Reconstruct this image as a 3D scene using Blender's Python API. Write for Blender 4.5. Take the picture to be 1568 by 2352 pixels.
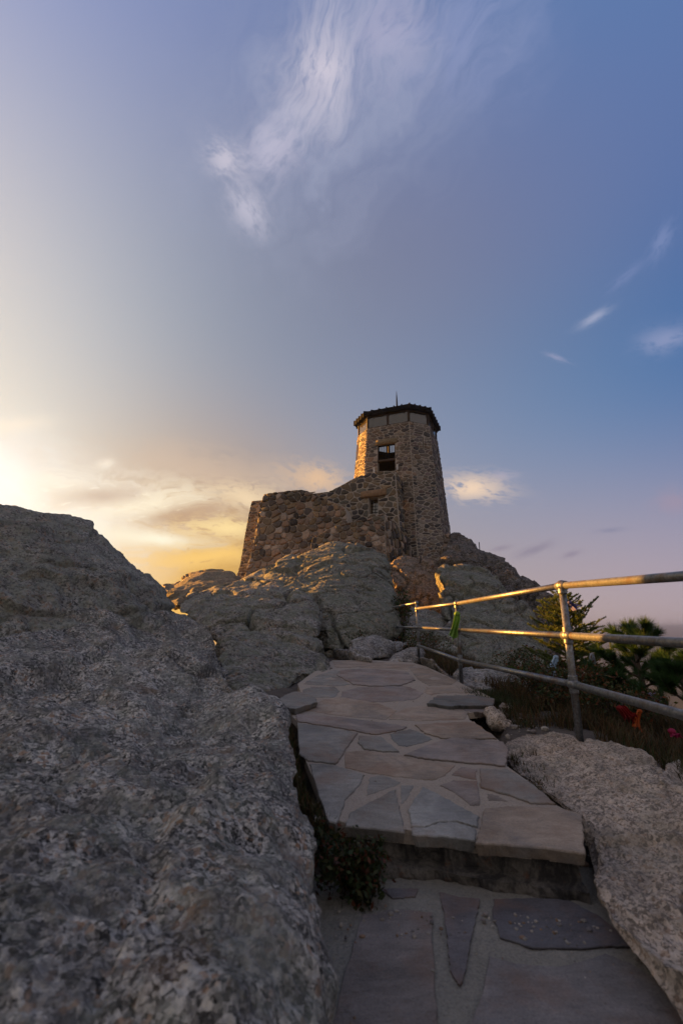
import bpy, math, random
import numpy as np
from mathutils import Vector

for o in list(bpy.data.objects): bpy.data.objects.remove(o)
SC = bpy.context.scene
COL = SC.collection
rad = math.radians

# ------------------------------------------------------------------ camera
TH = rad(14.2); FPX = 1568*16/24.0; CAMZ = 1.0
CT, ST = math.cos(TH), math.sin(TH)
cd = bpy.data.cameras.new('camera'); cam = bpy.data.objects.new('camera', cd); COL.objects.link(cam)
cd.sensor_fit = 'HORIZONTAL'; cd.sensor_width = 24; cd.lens = 16
cd.clip_start = 0.05; cd.clip_end = 80000
cam.location = (0, 0, CAMZ); cam.rotation_euler = (math.pi/2+TH, 0, 0)
cd.dof.use_dof = True; cd.dof.focus_distance = 14; cd.dof.aperture_fstop = 3.4
SC.camera = cam
SC.render.resolution_x = 682; SC.render.resolution_y = 1024
SC.view_settings.view_transform = 'Standard'; SC.view_settings.look = 'None'
EXPO = 2.15
SC.view_settings.exposure = EXPO; SC.view_settings.gamma = 1.0

def ray(x, y):
    u = (x-784)/FPX; v = (1176-y)/FPX
    return np.array([u, CT-v*ST, ST+v*CT])
def P(x, y, d):
    r = ray(x, y); r = r/r[1]*d
    return np.array([r[0], r[1], r[2]+CAMZ])

# ------------------------------------------------------------------ world
SUN_AZ = rad(-58); SUN_EL = rad(8.8)         # azimuth from +Y, towards -X
SUND = Vector((math.sin(SUN_AZ)*math.cos(SUN_EL), math.cos(SUN_AZ)*math.cos(SUN_EL), math.sin(SUN_EL)))
def lin(c):
    c = np.asarray(c, float)/255.0
    return np.where(c <= .04045, c/12.92, ((c+.055)/1.055)**2.4)
world = bpy.data.worlds.new('World'); SC.world = world; world.use_nodes = True
wt = world.node_tree; wn = wt.nodes; wl = wt.links; wn.clear()
def N(t, typ, **kw):
    n = t.nodes.new(typ)
    for k, v in kw.items(): setattr(n, k, v)
    return n
def math_(t, op, a, b=None, clamp=False):
    n = t.nodes.new('ShaderNodeMath'); n.operation = op; n.use_clamp = clamp
    for i, q in enumerate((a, b)):
        if q is None: continue
        if isinstance(q, (int, float)): n.inputs[i].default_value = q
        else: t.links.new(q, n.inputs[i])
    return n.outputs[0]
def vmath(t, op, a, b=None, scale=None, out=0):
    n = t.nodes.new('ShaderNodeVectorMath'); n.operation = op
    for i, q in enumerate((a, b)):
        if q is None: continue
        if isinstance(q, (tuple, list, Vector, np.ndarray)): n.inputs[i].default_value = tuple(float(z) for z in q)
        else: t.links.new(q, n.inputs[i])
    if scale is not None:
        if isinstance(scale, (int, float)): n.inputs['Scale'].default_value = scale
        else: t.links.new(scale, n.inputs['Scale'])
    return n.outputs[out]
def mixc(t, f, a, b, typ='MIX'):
    n = t.nodes.new('ShaderNodeMix'); n.data_type = 'RGBA'; n.blend_type = typ; n.clamp_factor = True
    for k, q in ((0, f), (6, a), (7, b)):
        if isinstance(q, (int, float)): n.inputs[k].default_value = q
        elif isinstance(q, (tuple, list, np.ndarray)): n.inputs[k].default_value = tuple(float(z) for z in list(q)[:3])+(1,)
        else: t.links.new(q, n.inputs[k])
    return n.outputs[2]
def ramp(t, f, pts, interp='LINEAR'):
    n = t.nodes.new('ShaderNodeValToRGB'); n.color_ramp.interpolation = interp
    el = n.color_ramp.elements
    while len(el) < len(pts): el.new(.5)
    for e, (p, c) in zip(el, pts):
        e.position = p
        e.color = (c, c, c, 1) if isinstance(c, (int, float)) else tuple(c)[:3]+(1,)
    t.links.new(f, n.inputs[0]); return n.outputs[0]
def maprange(t, v, a, b, c=0., d=1., smooth=True):
    n = t.nodes.new('ShaderNodeMapRange'); n.interpolation_type = 'SMOOTHSTEP' if smooth else 'LINEAR'
    t.links.new(v, n.inputs[0])
    for i, q in enumerate((a, b, c, d)): n.inputs[i+1].default_value = q
    return n.outputs[0]
def noise(t, vec, scale, detail=4, rough=.55, dist=0, color=False):
    n = t.nodes.new('ShaderNodeTexNoise'); n.inputs['Scale'].default_value = scale
    n.inputs['Detail'].default_value = detail; n.inputs['Roughness'].default_value = rough
    n.inputs['Distortion'].default_value = dist; t.links.new(vec, n.inputs['Vector'])
    return n.outputs[1 if color else 0]
def voro(t, vec, scale, feature='F1', out='Distance', rand=1.):
    n = t.nodes.new('ShaderNodeTexVoronoi'); n.feature = feature; n.inputs['Scale'].default_value = scale
    n.inputs['Randomness'].default_value = rand; t.links.new(vec, n.inputs['Vector'])
    return n.outputs[out]

SKY = [  # photo position -> measured colour of the sky in that direction
 (20,20,(166,174,205)),(300,50,(145,150,188)),(560,150,(134,145,183)),(784,400,(120,134,167)),(1100,100,(110,126,170)),
 (1550,20,(98,124,176)),(1550,400,(98,122,172)),(1200,500,(102,122,162)),(1550,900,(116,134,174)),(800,700,(131,141,166)),
 (400,400,(150,157,182)),(20,400,(198,199,211)),(20,700,(215,210,205)),(20,950,(232,222,205)),(300,700,(177,178,185)),
 (300,950,(202,193,187)),(600,900,(157,158,167)),(600,1050,(172,157,152)),(200,1120,(226,210,188)),(40,1130,(246,236,216)),
 (400,1150,(214,188,156)),(450,1300,(222,170,84)),(300,1290,(238,190,100)),(540,1200,(204,166,122)),(1100,900,(132,140,172)),(1300,700,(108,126,164)),(900,900,(138,147,171)),(1300,250,(98,120,168)),
 (1400,1100,(126,140,174)),(1200,1200,(150,152,172)),(1500,1250,(150,150,170)),(1400,1380,(182,160,163)),(1540,1430,(188,164,168)),
 (1100,1230,(162,158,168)),(1300,1440,(188,160,160)),(700,1200,(190,165,140))]
def dirpx(x, y):
    r = ray(x, y); return r/np.linalg.norm(r)
sd = [dirpx(x, y) for x, y, c in SKY]; sc_ = [lin(c) for *_, c in SKY]; sw = [1.]*len(sd)
for d, c, w in (((0,-1,.25),(186,177,174),.9),((0,-.3,1),(164,164,174),.9),((.9,-.4,.2),(180,172,174),.8),((-.8,-.6,.2),(180,172,168),.8),
                ((-.6,0,.8),(140,146,178),.7),(tuple(SUND),(255,236,190),.6),((-1,.15,.15),(215,196,176),.6),((1,.3,.1),(140,135,160),.6),
                ((1,.3,.6),(85,105,155),.6)):
    d = np.array(d); sd.append(d/np.linalg.norm(d)); sc_.append(lin(c)); sw.append(w)
sd = np.array(sd); sc_ = np.array(sc_); sw = np.array(sw)
cent = []
for el_, azs in ((3, (-60,-38,-22,-6,16,36,60)), (17, (-60,-38,-15,10,36,62)), (34, (-50,-20,12,42)), (58, (-60,0,50))):
    for az_ in azs:
        a, e = rad(az_), rad(el_); cent.append((math.sin(a)*math.cos(e), math.cos(a)*math.cos(e), math.sin(e)))
cent += [(0,-.95,.3), (-.8,-.5,.3), (.8,-.5,.3)]
cent = np.array(cent); cent /= np.linalg.norm(cent, axis=1)[:, None]
def kap(c): return 9.0 if c[1] > 0 and c[2] > .15 else (16.0 if c[2] <= .15 else 4.0)
K = np.array([kap(c) for c in cent])
BASE = lin((134, 133, 147))
def basis(d): return np.exp((d@cent.T-1)*K)
A = basis(sd)*sw[:, None]; B = (sc_-BASE)*sw[:, None]
coef = np.linalg.solve(A.T@A+.006*np.eye(len(cent)), A.T@B)

tc = N(wt, 'ShaderNodeTexCoord'); DIR = vmath(wt, 'NORMALIZE', tc.outputs['Generated'])
acc = None
for c, k, cf in zip(cent, K, coef):
    dt = vmath(wt, 'DOT_PRODUCT', DIR, c, out=1)
    e = math_(wt, 'EXPONENT', math_(wt, 'MULTIPLY', math_(wt, 'SUBTRACT', dt, 1.0), float(k)))
    v = vmath(wt, 'SCALE', tuple(cf), None, scale=e)
    acc = vmath(wt, 'ADD', acc if acc is not None else tuple(BASE), v)
acc = vmath(wt, 'MAXIMUM', acc, (.02, .025, .05))
sky = wn.new('ShaderNodeTexSky'); sky.sky_type = 'NISHITA'; sky.sun_disc = False
sky.sun_elevation = SUN_EL; sky.sun_rotation = SUN_AZ; sky.altitude = 2200
nis = vmath(wt, 'SCALE', sky.outputs[0], None, scale=.10)
col = mixc(wt, .08, acc, nis)

def cloud(col, p1, p2, wpx, color, amt, ns=(2.5, 6), lo=.42, hi=.72, seed=0., detail=6, grow=1.0):
    """soft streaky cloud between two directions of the sky"""
    d1, d2 = dirpx(*p1), dirpx(*p2); c = d1+d2; c /= np.linalg.norm(c)
    a = d2-d1; L = np.linalg.norm(a)/2; a /= np.linalg.norm(a); b = np.cross(c, a); wd = wpx/FPX/2
    s = math_(wt, 'DIVIDE', vmath(wt, 'DOT_PRODUCT', DIR, a, out=1), float(L))
    # dot with centre offset
    so = float(c@a/L)
    s = math_(wt, 'SUBTRACT', s, so)
    q = math_(wt, 'DIVIDE', vmath(wt, 'DOT_PRODUCT', DIR, b, out=1), float(wd))
    cb = N(wt, 'ShaderNodeCombineXYZ'); wl.new(s, cb.inputs[0]); wl.new(q, cb.inputs[1]); cb.inputs[2].default_value = 0
    # wobble
    wob = noise(wt, DIR, 9, 3, .5, color=True)
    wv = vmath(wt, 'SCALE', vmath(wt, 'SUBTRACT', wob, (.5, .5, .5)), None, scale=1.6)
    V = vmath(wt, 'ADD', cb.outputs[0], wv)
    r2 = math_(wt, 'MULTIPLY', V.node.outputs[0] if False else vmath(wt, 'DOT_PRODUCT', vmath(wt, 'MULTIPLY', V, (1, 1, 0)), vmath(wt, 'MULTIPLY', V, (1, 1, 0)), out=1), -1.0*grow)
    g = math_(wt, 'EXPONENT', r2)
    nv = vmath(wt, 'ADD', vmath(wt, 'MULTIPLY', V, (ns[0], ns[1], 0)), (seed, seed*.7, seed*1.3))
    nz = noise(wt, nv, 1.0, detail, .6, .12)
    m = maprange(wt, math_(wt, 'ADD', nz, math_(wt, 'MULTIPLY', g, .18)), lo, hi)
    front = maprange(wt, vmath(wt, 'DOT_PRODUCT', DIR, c, out=1), .3, .7)
    f = math_(wt, 'MULTIPLY', math_(wt, 'MULTIPLY', math_(wt, 'MULTIPLY', g, m), front), amt, clamp=True)
    return mixc(wt, f, col, lin(color))
CW = (205, 200, 216)
col = cloud(col, (1020,-120), (560,540), 320, (170,176,200), .5, (1.0, 2.4), .3, .8, 1.)
col = cloud(col, (775,10), (705,280), 104, (214,207,220), .8, (2.0, 5.), .32, .72, 2., detail=9)
col = cloud(col, (960,-70), (840,190), 130, (190,186,210), .5, (1.6, 5), .32, .74, 3., detail=9)
col = cloud(col, (1230,-60), (960,170), 170, (160,168,206), .4, (1, 3), .35, .8, 4.)
col = cloud(col, (478,335), (575,400), 56, (208,202,216), .75, (1.6, 2.2), .34, .74, 5.)
col = cloud(col, (548,430), (605,540), 56, (198,195,212), .75, (1.8, 2.2), .34, .74, 6.)
col = cloud(col, (710,270), (570,400), 80, (196,192,212), .7, (1.8, 2.4), .34, .74, 7.)
col = cloud(col, (1325,752), (1395,712), 16, (180,184,208), .6, (1.5, 1.5), .3, .62, 8.)
col = cloud(col, (1475,785), (1590,765), 44, (160,166,200), .55, (1.5, 1.5), .3, .65, 9.)
col = cloud(col, (1505,600), (1540,510), 26, (140,153,196), .45, (1.5, 1.5), .35, .68, 10.)
col = cloud(col, (1255,814), (1300,830), 10, (160,162,192), .55, (1.5, 1.5), .35, .66, 11.)
col = cloud(col, (1400,670), (1480,600), 20, (130,144,188), .4, (1.5, 1.5), .35, .66, 12.)
col = cloud(col, (1025,1112), (1150,1130), 50, (240,212,186), 1.0, (1.7, 2.2), .40, .62, 13.4, grow=.9)
col = cloud(col, (1120,1095), (1185,1090), 22, (180,172,186), .6, (1.5, 1.5), .35, .66, 14.)
col = cloud(col, (1500,1165), (1600,1150), 50, (160,146,166), .7, (1.5, 1.5), .35, .66, 15.)
col = cloud(col, (1190,1275), (1260,1250), 18, (140,132,150), .75, (1.5, 1.5), .32, .6, 16.)
col = cloud(col, (1290,1280), (1330,1268), 12, (142,132,150), .7, (1.5, 1.5), .32, .6, 17.)
col = cloud(col, (1370,1222), (1440,1215), 10, (136,136,160), .7, (1.5, 1.5), .32, .6, 18.)
col = cloud(col, (1130,1262), (1175,1255), 12, (142,132,148), .6, (1.5, 1.5), .32, .6, 19.)
col = cloud(col, (120,1040), (700,1110), 90, (214,190,170), .5, (3, 2.4), .36, .62, 20.)
# low western clouds: grey-mauve bars and glowing gaps
col = cloud(col, (-220,1080), (120,1150), 165, (255,254,251), 1.0, (1.6, 1.6), .16, .36, 21., grow=.7)
col = cloud(col, (-100,1200), (300,1250), 150, (255,252,240), 1.0, (1.5, 1.2), .2, .52, 22., grow=.8)
col = cloud(col, (60,1135), (420,1175), 100, (255,247,230), .95, (5, 3.4), .43, .60, 33., detail=8)
col = cloud(col, (200,1160), (480,1150), 70, (255,242,214), 1., (3.5, 3), .40, .60, 23.)
col = cloud(col, (215,1072), (260,1062), 20, (250,238,220), .8, (1.5, 1.5), .3, .6, 24.)
col = cloud(col, (330,1195), (520,1170), 46, (192,160,132), .95, (2.4, 2.4), .36, .54, 25.)
col = cloud(col, (140,1150), (330,1130), 44, (210,190,172), .95, (2.6, 2.2), .38, .54, 26.)
col = cloud(col, (260,1232), (470,1244), 34, (255,248,222), 1.0, (3.5, 2.4), .36, .54, 27.)
col = cloud(col, (420,1205), (590,1215), 40, (255,226,164), .95, (4, 2.4), .42, .60, 28.)
col = cloud(col, (300,1290), (620,1262), 44, (252,206,120), .9, (5, 2.6), .42, .58, 29.)
col = cloud(col, (480,1130), (640,1150), 60, (244,218,180), .9, (3, 2.4), .44, .62, 30.)
col = cloud(col, (650,1080), (790,1112), 54, (226,190,156), .95, (3, 2.2), .42, .62, 31.)
col = cloud(col, (-40,985), (90,970), 30, (250,238,220), .7, (2, 1.4), .3, .6, 32.)
bg = N(wt, 'ShaderNodeBackground'); bg.inputs[1].default_value = 2**-EXPO
out = N(wt, 'ShaderNodeOutputWorld'); wl.new(col, bg.inputs[0]); wl.new(bg.outputs[0], out.inputs[0])
world.cycles.sampling_method = 'MANUAL'; world.cycles.sample_map_resolution = 1024

# ------------------------------------------------------------------ sun
sl = bpy.data.lights.new('sun', 'SUN'); sun = bpy.data.objects.new('sun', sl); COL.objects.link(sun)
sl.energy = 5.0; sl.angle = rad(.6); sl.color = (1.0, .43, .07)
sun.rotation_euler = SUND.to_track_quat('Z', 'Y').to_euler(); sun.location = (-30, 20, 30)

# ------------------------------------------------------------------ helpers
def tag(o, label=None, cat=None, group=None, kind=None):
    for k, v in (('label', label), ('category', cat), ('group', group), ('kind', kind)):
        if v: o[k] = v
    return o
def empty(name, loc, label, cat, group=None):
    o = bpy.data.objects.new(name, None); COL.objects.link(o); o.location = tuple(float(q) for q in loc); o.empty_display_size = .2
    return tag(o, label, cat, group)
def mk(name, V, Fc, mats, parent=None, smooth=False, cols=None, midx=None, origin=None):
    """mesh from world-space verts; origin: 'base' recentres a top-level mesh on its foot"""
    V = np.asarray(V, float).reshape(-1, 3)
    off = np.zeros(3)
    if parent is not None: off = np.array(parent['_org']) if '_org' in parent else np.array(parent.location)
    elif origin == 'base': off = np.array([V[:, 0].mean(), V[:, 1].mean(), V[:, 2].min()])
    me = bpy.data.meshes.new(name)
    if isinstance(Fc, np.ndarray) and Fc.ndim == 2:
        n = Fc.shape[1]; Vl = (V-off)
        me.vertices.add(len(Vl)); me.vertices.foreach_set('co', Vl.ravel())
        me.loops.add(Fc.size); me.loops.foreach_set('vertex_index', Fc.ravel().astype(np.int32))
        me.polygons.add(len(Fc)); me.polygons.foreach_set('loop_start', np.arange(0, Fc.size, n, dtype=np.int32))
        me.update(calc_edges=True)
    else:
        me.from_pydata((V-off).tolist(), [], Fc)
    me.validate()
    if not isinstance(mats, (list, tuple)): mats = [mats]
    for m in mats: me.materials.append(m)
    if midx is not None: me.polygons.foreach_set('material_index', np.asarray(midx, np.int32))
    me.polygons.foreach_set('use_smooth', np.full(len(me.polygons), bool(smooth)))
    if cols is not None:
        a = me.color_attributes.new('tint', 'FLOAT_COLOR', 'POINT')
        cc = np.ones((len(V), 4)); cc[:, :3] = cols; a.data.foreach_set('color', cc.ravel())
    me.update()
    o = bpy.data.objects.new(name, me); COL.objects.link(o)
    if parent is not None: o.parent = parent; o['_org'] = [float(q) for q in off]
    else: o.location = off
    if parent is None: o['_org'] = [float(q) for q in off]
    return o
class MB:
    def __init__(s): s.v = []; s.f = []; s.c = []; s.m = []
    def add(s, v, f, c=(1, 1, 1), m=0):
        b = len(s.v); s.v += [tuple(map(float, q)) for q in v]; s.f += [tuple(b+i for i in q) for q in f]
        s.c += [tuple(c)]*len(v) if not (len(v) and hasattr(c[0], '__len__')) else [tuple(q) for q in c]
        s.m += [m]*len(f)
    def box(s, c, sz, ax=None, c_=(1, 1, 1), m=0):
        c = np.array(c, float); ax = np.eye(3) if ax is None else np.array(ax, float)
        v = [c+ax[0]*sz[0]/2*i+ax[1]*sz[1]/2*j+ax[2]*sz[2]/2*k for i in (-1, 1) for j in (-1, 1) for k in (-1, 1)]
        s.add(v, [(0,1,3,2),(4,6,7,5),(0,4,5,1),(2,3,7,6),(0,2,6,4),(1,5,7,3)], c_, m)
    def tube(s, pts, rs, n=8, c_=(1, 1, 1), m=0, cap=True):
        pts = [np.array(p, float) for p in pts]
        if isinstance(rs, (int, float)): rs = [rs]*len(pts)
        V = []
        for i, (p, r) in enumerate(zip(pts, rs)):
            t = pts[min(i+1, len(pts)-1)]-pts[max(i-1, 0)]; t /= (np.linalg.norm(t)+1e-9)
            a = np.cross(t, (0, 0, 1) if abs(t[2]) < .9 else (1, 0, 0)); a /= np.linalg.norm(a); b = np.cross(t, a)
            V += [p+r*(a*math.cos(2*math.pi*k/n)+b*math.sin(2*math.pi*k/n)) for k in range(n)]
        Fc = [(i*n+k, i*n+(k+1) % n, (i+1)*n+(k+1) % n, (i+1)*n+k) for i in range(len(pts)-1) for k in range(n)]
        if cap: Fc += [tuple(range(n))[::-1], tuple((len(pts)-1)*n+k for k in range(n))]
        s.add(V, Fc, c_, m)
    def build(s, name, mats, parent=None, smooth=False, origin=None, cols=True):
        return mk(name, s.v, s.f, mats, parent, smooth, np.array(s.c) if cols else None, s.m, origin)

# vectorised noise
def _h(i, j, k, s):
    i = i.astype(np.uint32); j = j.astype(np.uint32); k = k.astype(np.uint32)
    h = i*np.uint32(374761393)+j*np.uint32(668265263)+k*np.uint32(2147483647 ^ 0x5bd1e995)+np.uint32((s*2654435761) & 0xffffffff)
    h = (h ^ (h >> np.uint32(13)))*np.uint32(1274126177); h = (h ^ (h >> np.uint32(16)))*np.uint32(2246822519)
    return (h ^ (h >> np.uint32(13)))
def _u(h): return h.astype(np.float64)/4294967295.0
def pnoise(p, seed=0):
    p = np.asarray(p, float)+100000; i = np.floor(p).astype(np.int64); f = p-i; u = f*f*f*(f*(f*6-15)+10); r = 0
    for a in (0, 1):
        for b in (0, 1):
            for c in (0, 1):
                h = _h(i[:, 0]+a, i[:, 1]+b, i[:, 2]+c, seed)
                gx = _u(h)*2-1; gy = _u(_h(h, h >> np.uint32(3), h >> np.uint32(7), 11))*2-1; gz = _u(_h(h, h, h, 23))*2-1
                w = (u[:, 0] if a else 1-u[:, 0])*(u[:, 1] if b else 1-u[:, 1])*(u[:, 2] if c else 1-u[:, 2])
                r = r+w*(gx*(f[:, 0]-a)+gy*(f[:, 1]-b)+gz*(f[:, 2]-c))
    return r
def fbm(p, o=4, seed=0, g=.5):
    r = 0; a = 1.
    for k in range(o): r = r+a*pnoise(p*2.03**k, seed+k*7); a *= g
    return r
def worley(p, seed=0):
    p = np.asarray(p, float)+10000; i = np.floor(p).astype(np.int64); f1 = np.full(len(p), 9.); f2 = f1.copy(); idv = np.zeros(len(p)); dv = np.zeros((len(p), 3))
    for a in (-1, 0, 1):
        for b in (-1, 0, 1):
            for c in (-1, 0, 1):
                ci = i+np.array([a, b, c]); h = _h(ci[:, 0], ci[:, 1], ci[:, 2], seed)
                q = np.stack([_u(h), _u(_h(h, h, h, 5)), _u(_h(h, h, h, 9))], 1)
                d = np.linalg.norm(ci+q-p, axis=1); nw = d < f1
                f2 = np.where(nw, f1, np.minimum(f2, d)); idv = np.where(nw, _u(_h(h, h, h, 17)), idv); dv = np.where(nw[:, None], p-ci-q, dv); f1 = np.minimum(f1, d)
    return f1, f2, idv, dv

# ------------------------------------------------------------------ materials
def newmat(name):
    m = bpy.data.materials.new(name); m.use_nodes = True; t = m.node_tree
    b = t.nodes['Principled BSDF']; return m, t, b
def bump(t, b, h, strength, dist, prev=None):
    n = t.nodes.new('ShaderNodeBump'); n.inputs['Strength'].default_value = strength; n.inputs['Distance'].default_value = dist
    t.links.new(h, n.inputs['Height'])
    if prev is not None: t.links.new(prev, n.inputs['Normal'])
    return n.outputs[0]
def rockmat(name, ca, cb, lich, lamt=.5, lscale=3., gscale=45., rust=.2, rustc=(.16, .065, .025), pale=(.42, .38, .34), paleamt=.3, bd=.012, contrast=1., strata=0., patch=.35):
    m, t, b = newmat(name); tcn = N(t, 'ShaderNodeTexCoord'); C = tcn.outputs['Object']
    n1 = noise(t, C, 1.1, 5, .6, .3); n2 = noise(t, C, lscale, 8, .68, .5); n3 = noise(t, C, lscale*4.5, 6, .65)
    col = mixc(t, ramp(t, n1, ((.38, 0.), (.62, 1.))), ca, cb)
    # crystals of feldspar, quartz and mica in two sizes
    gw = vmath(t, 'ADD', C, vmath(t, 'SCALE', vmath(t, 'SUBTRACT', noise(t, C, gscale*1.5, 2, .5, color=True), (.5, .5, .5)), None, scale=.55/gscale))
    sx = N(t, 'ShaderNodeSeparateColor'); t.links.new(voro(t, gw, gscale, out='Color'), sx.inputs[0])
    sy = N(t, 'ShaderNodeSeparateColor'); t.links.new(voro(t, gw, gscale*2.1, out='Color'), sy.inputs[0])
    cl = noise(t, C, gscale*.13, 5, .65)
    gr = math_(t, 'ADD', math_(t, 'ADD', math_(t, 'MULTIPLY', sx.outputs[0], .42), math_(t, 'MULTIPLY', sy.outputs[0], .30)), math_(t, 'MULTIPLY', cl, .56))
    k = contrast
    pm_ = ramp(t, math_(t, 'ADD', math_(t, 'MULTIPLY', noise(t, C, gscale*.07, 6, .7, .4), .6), math_(t, 'MULTIPLY', noise(t, C, gscale*.28, 4, .65), .4)), ((.44, 0.), (.54, 1.)))
    col0 = mixc(t, 1., col, (.5, .5, .51), 'MULTIPLY')
    col = mixc(t, 1., col, ramp(t, gr, ((.40, 1-.88*k), (.52, 1-.55*k), (.62, 1.), (.74, 1+.7*k))), 'MULTIPLY')
    col = mixc(t, math_(t, 'MULTIPLY', ramp(t, gr, ((.78, 0.), (.92, 1.))), min(1, paleamt*1.8)), col, pale)
    col = mixc(t, math_(t, 'MULTIPLY', ramp(t, math_(t, 'MULTIPLY', sx.outputs[1], cl), ((.44, 0.), (.50, 1.))), .7*contrast), col, (.36, .21, .12))
    col = mixc(t, math_(t, 'ADD', math_(t, 'MULTIPLY', pm_, patch), 1-patch), col0, col)
    # lichen
    lf = math_(t, 'MULTIPLY', ramp(t, n2, ((.5-.12*lamt, 0.), (.62-.10*lamt, 1.))), ramp(t, n3, ((.34, .25), (.56, 1.))))
    col = mixc(t, math_(t, 'MULTIPLY', lf, min(.85, lamt+.1)), col, lich)
    # rust
    rn = noise(t, vmath(t, 'MULTIPLY', vmath(t, 'ADD', C, (7, 3, 1)), (1, 1, .5)), 1.7, 6, .66, .4)
    rf = ramp(t, rn, ((.66-.16*rust, 0.), (.76-.16*rust, 1.)))
    col = mixc(t, math_(t, 'MULTIPLY', rf, .75), col, rustc)
    # tonal mottling
    mt = noise(t, C, 6.5, 7, .7); col = mixc(t, .8*contrast, col, ramp(t, mt, ((.3, .35), (.52, .95), (.72, 1.0))), 'MULTIPLY')
    t.links.new(col, b.inputs['Base Color']); b.inputs['Roughness'].default_value = .88
    b.inputs['Specular IOR Level'].default_value = .25
    h1 = noise(t, C, gscale*.5, 6, .7); h2 = noise(t, C, 7, 8, .68, .3)
    bn = bump(t, b, h2, 1., bd*3.); bn = bump(t, b, h1, 1., bd*1.1, bn); bn = bump(t, b, gr, 1., bd*.7, bn)
    t.links.new(bn, b.inputs['Normal']); return m
LG = (.16, .17, .12)
M_near = rockmat('granite_near', (.21, .195, .18), (.33, .31, .28), (.26, .275, .22), .3, 9., 80., .22, (.17, .10, .05), (.70, .64, .55), .75, .008, 1., patch=.65)
M_crest = rockmat('granite_crest', (.20, .19, .172), (.29, .275, .245), (.235, .25, .20), .55, 7., 60., .1, (.16, .10, .06), (.38, .37, .34), .3, .010, .8)
M_mid = rockmat('granite_mid', (.20, .185, .165), (.27, .25, .225), (.19, .20, .14), .6, 2.6, 30., .18, (.15, .07, .035), (.42, .38, .34), .25, .014, .8)
M_green = rockmat('granite_green', (.18, .17, .145), (.245, .23, .195), (.155, .165, .12), .7, 2.2, 30., .12, (.14, .08, .04), (.34, .32, .27), .25, .016, .8)
M_pale = rockmat('granite_pale', (.27, .25, .23), (.36, .34, .32), (.22, .22, .17), .3, 3., 34., .1, (.2, .12, .07), (.52, .48, .43), .35, .012, .7)
M_slab = rockmat('granite_slab', (.41, .33, .26), (.51, .42, .34), (.25, .23, .18), .3, 4., 85., .12, (.19, .11, .06), (.50, .43, .36), .35, .007, .7)
M_rust = rockmat('granite_rust', (.20, .15, .115), (.26, .20, .155), (.17, .16, .125), .35, 2.2, 24., .4, (.19, .09, .045), (.34, .24, .18), .3, .02, .8)
M_dark = rockmat('granite_dark', (.12, .10, .09), (.18, .155, .14), (.13, .13, .10), .4, 2.4, 24., .35, (.12, .055, .03), (.40, .36, .33), .35, .03, 1.)
M_tan = rockmat('granite_tan', (.22, .17, .12), (.27, .215, .155), (.17, .16, .11), .5, 2., 20., .2, (.18, .10, .05), (.34, .28, .2), .2, .02, .6)

def tintmat(name, rough=.85, n_scale=25., n_amt=.5, bscale=30., bd=.006, spec=.3, transl=0., var=0.):
    m, t, b = newmat(name); a = N(t, 'ShaderNodeAttribute', attribute_name='tint'); tcn = N(t, 'ShaderNodeTexCoord'); C = tcn.outputs['Object']
    col = a.outputs['Color']
    if n_amt:
        col = mixc(t, n_amt, col, ramp(t, noise(t, C, n_scale, 6, .68), ((.3, .45), (.5, .95), (.75, 1.35))), 'MULTIPLY')
    t.links.new(col, b.inputs['Base Color']); b.inputs['Roughness'].default_value = rough; b.inputs['Specular IOR Level'].default_value = spec
    if bd: t.links.new(bump(t, b, noise(t, C, bscale, 6, .65), 1., bd), b.inputs['Normal'])
    if transl:
        tr = N(t, 'ShaderNodeBsdfTranslucent'); t.links.new(col, tr.inputs[0]); mx = N(t, 'ShaderNodeMixShader'); mx.inputs[0].default_value = transl
        t.links.new(b.outputs[0], mx.inputs[1]); t.links.new(tr.outputs[0], mx.inputs[2]); t.links.new(mx.outputs[0], t.nodes['Material Output'].inputs[0])
    return m
def flatmat(name, c, rough=.7, metal=0., n_amt=.35, n_scale=20., bd=.002, spec=.4):
    m, t, b = newmat(name); tcn = N(t, 'ShaderNodeTexCoord'); C = tcn.outputs['Object']
    col = mixc(t, n_amt, c, ramp(t, noise(t, C, n_scale, 6, .66), ((.3, .4), (.5, .95), (.75, 1.3))), 'MULTIPLY')
    t.links.new(col, b.inputs['Base Color']); b.inputs['Roughness'].default_value = rough; b.inputs['Metallic'].default_value = metal
    b.inputs['Specular IOR Level'].default_value = spec
    if bd: t.links.new(bump(t, b, noise(t, C, n_scale*1.5, 5, .6), 1., bd), b.inputs['Normal'])
    return m
M_stone = tintmat('wall_stone', .85, 9., .75, 14., .03)
M_mortar = flatmat('mortar', (.37, .32, .275), .95, n_scale=6., bd=.02)
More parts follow.
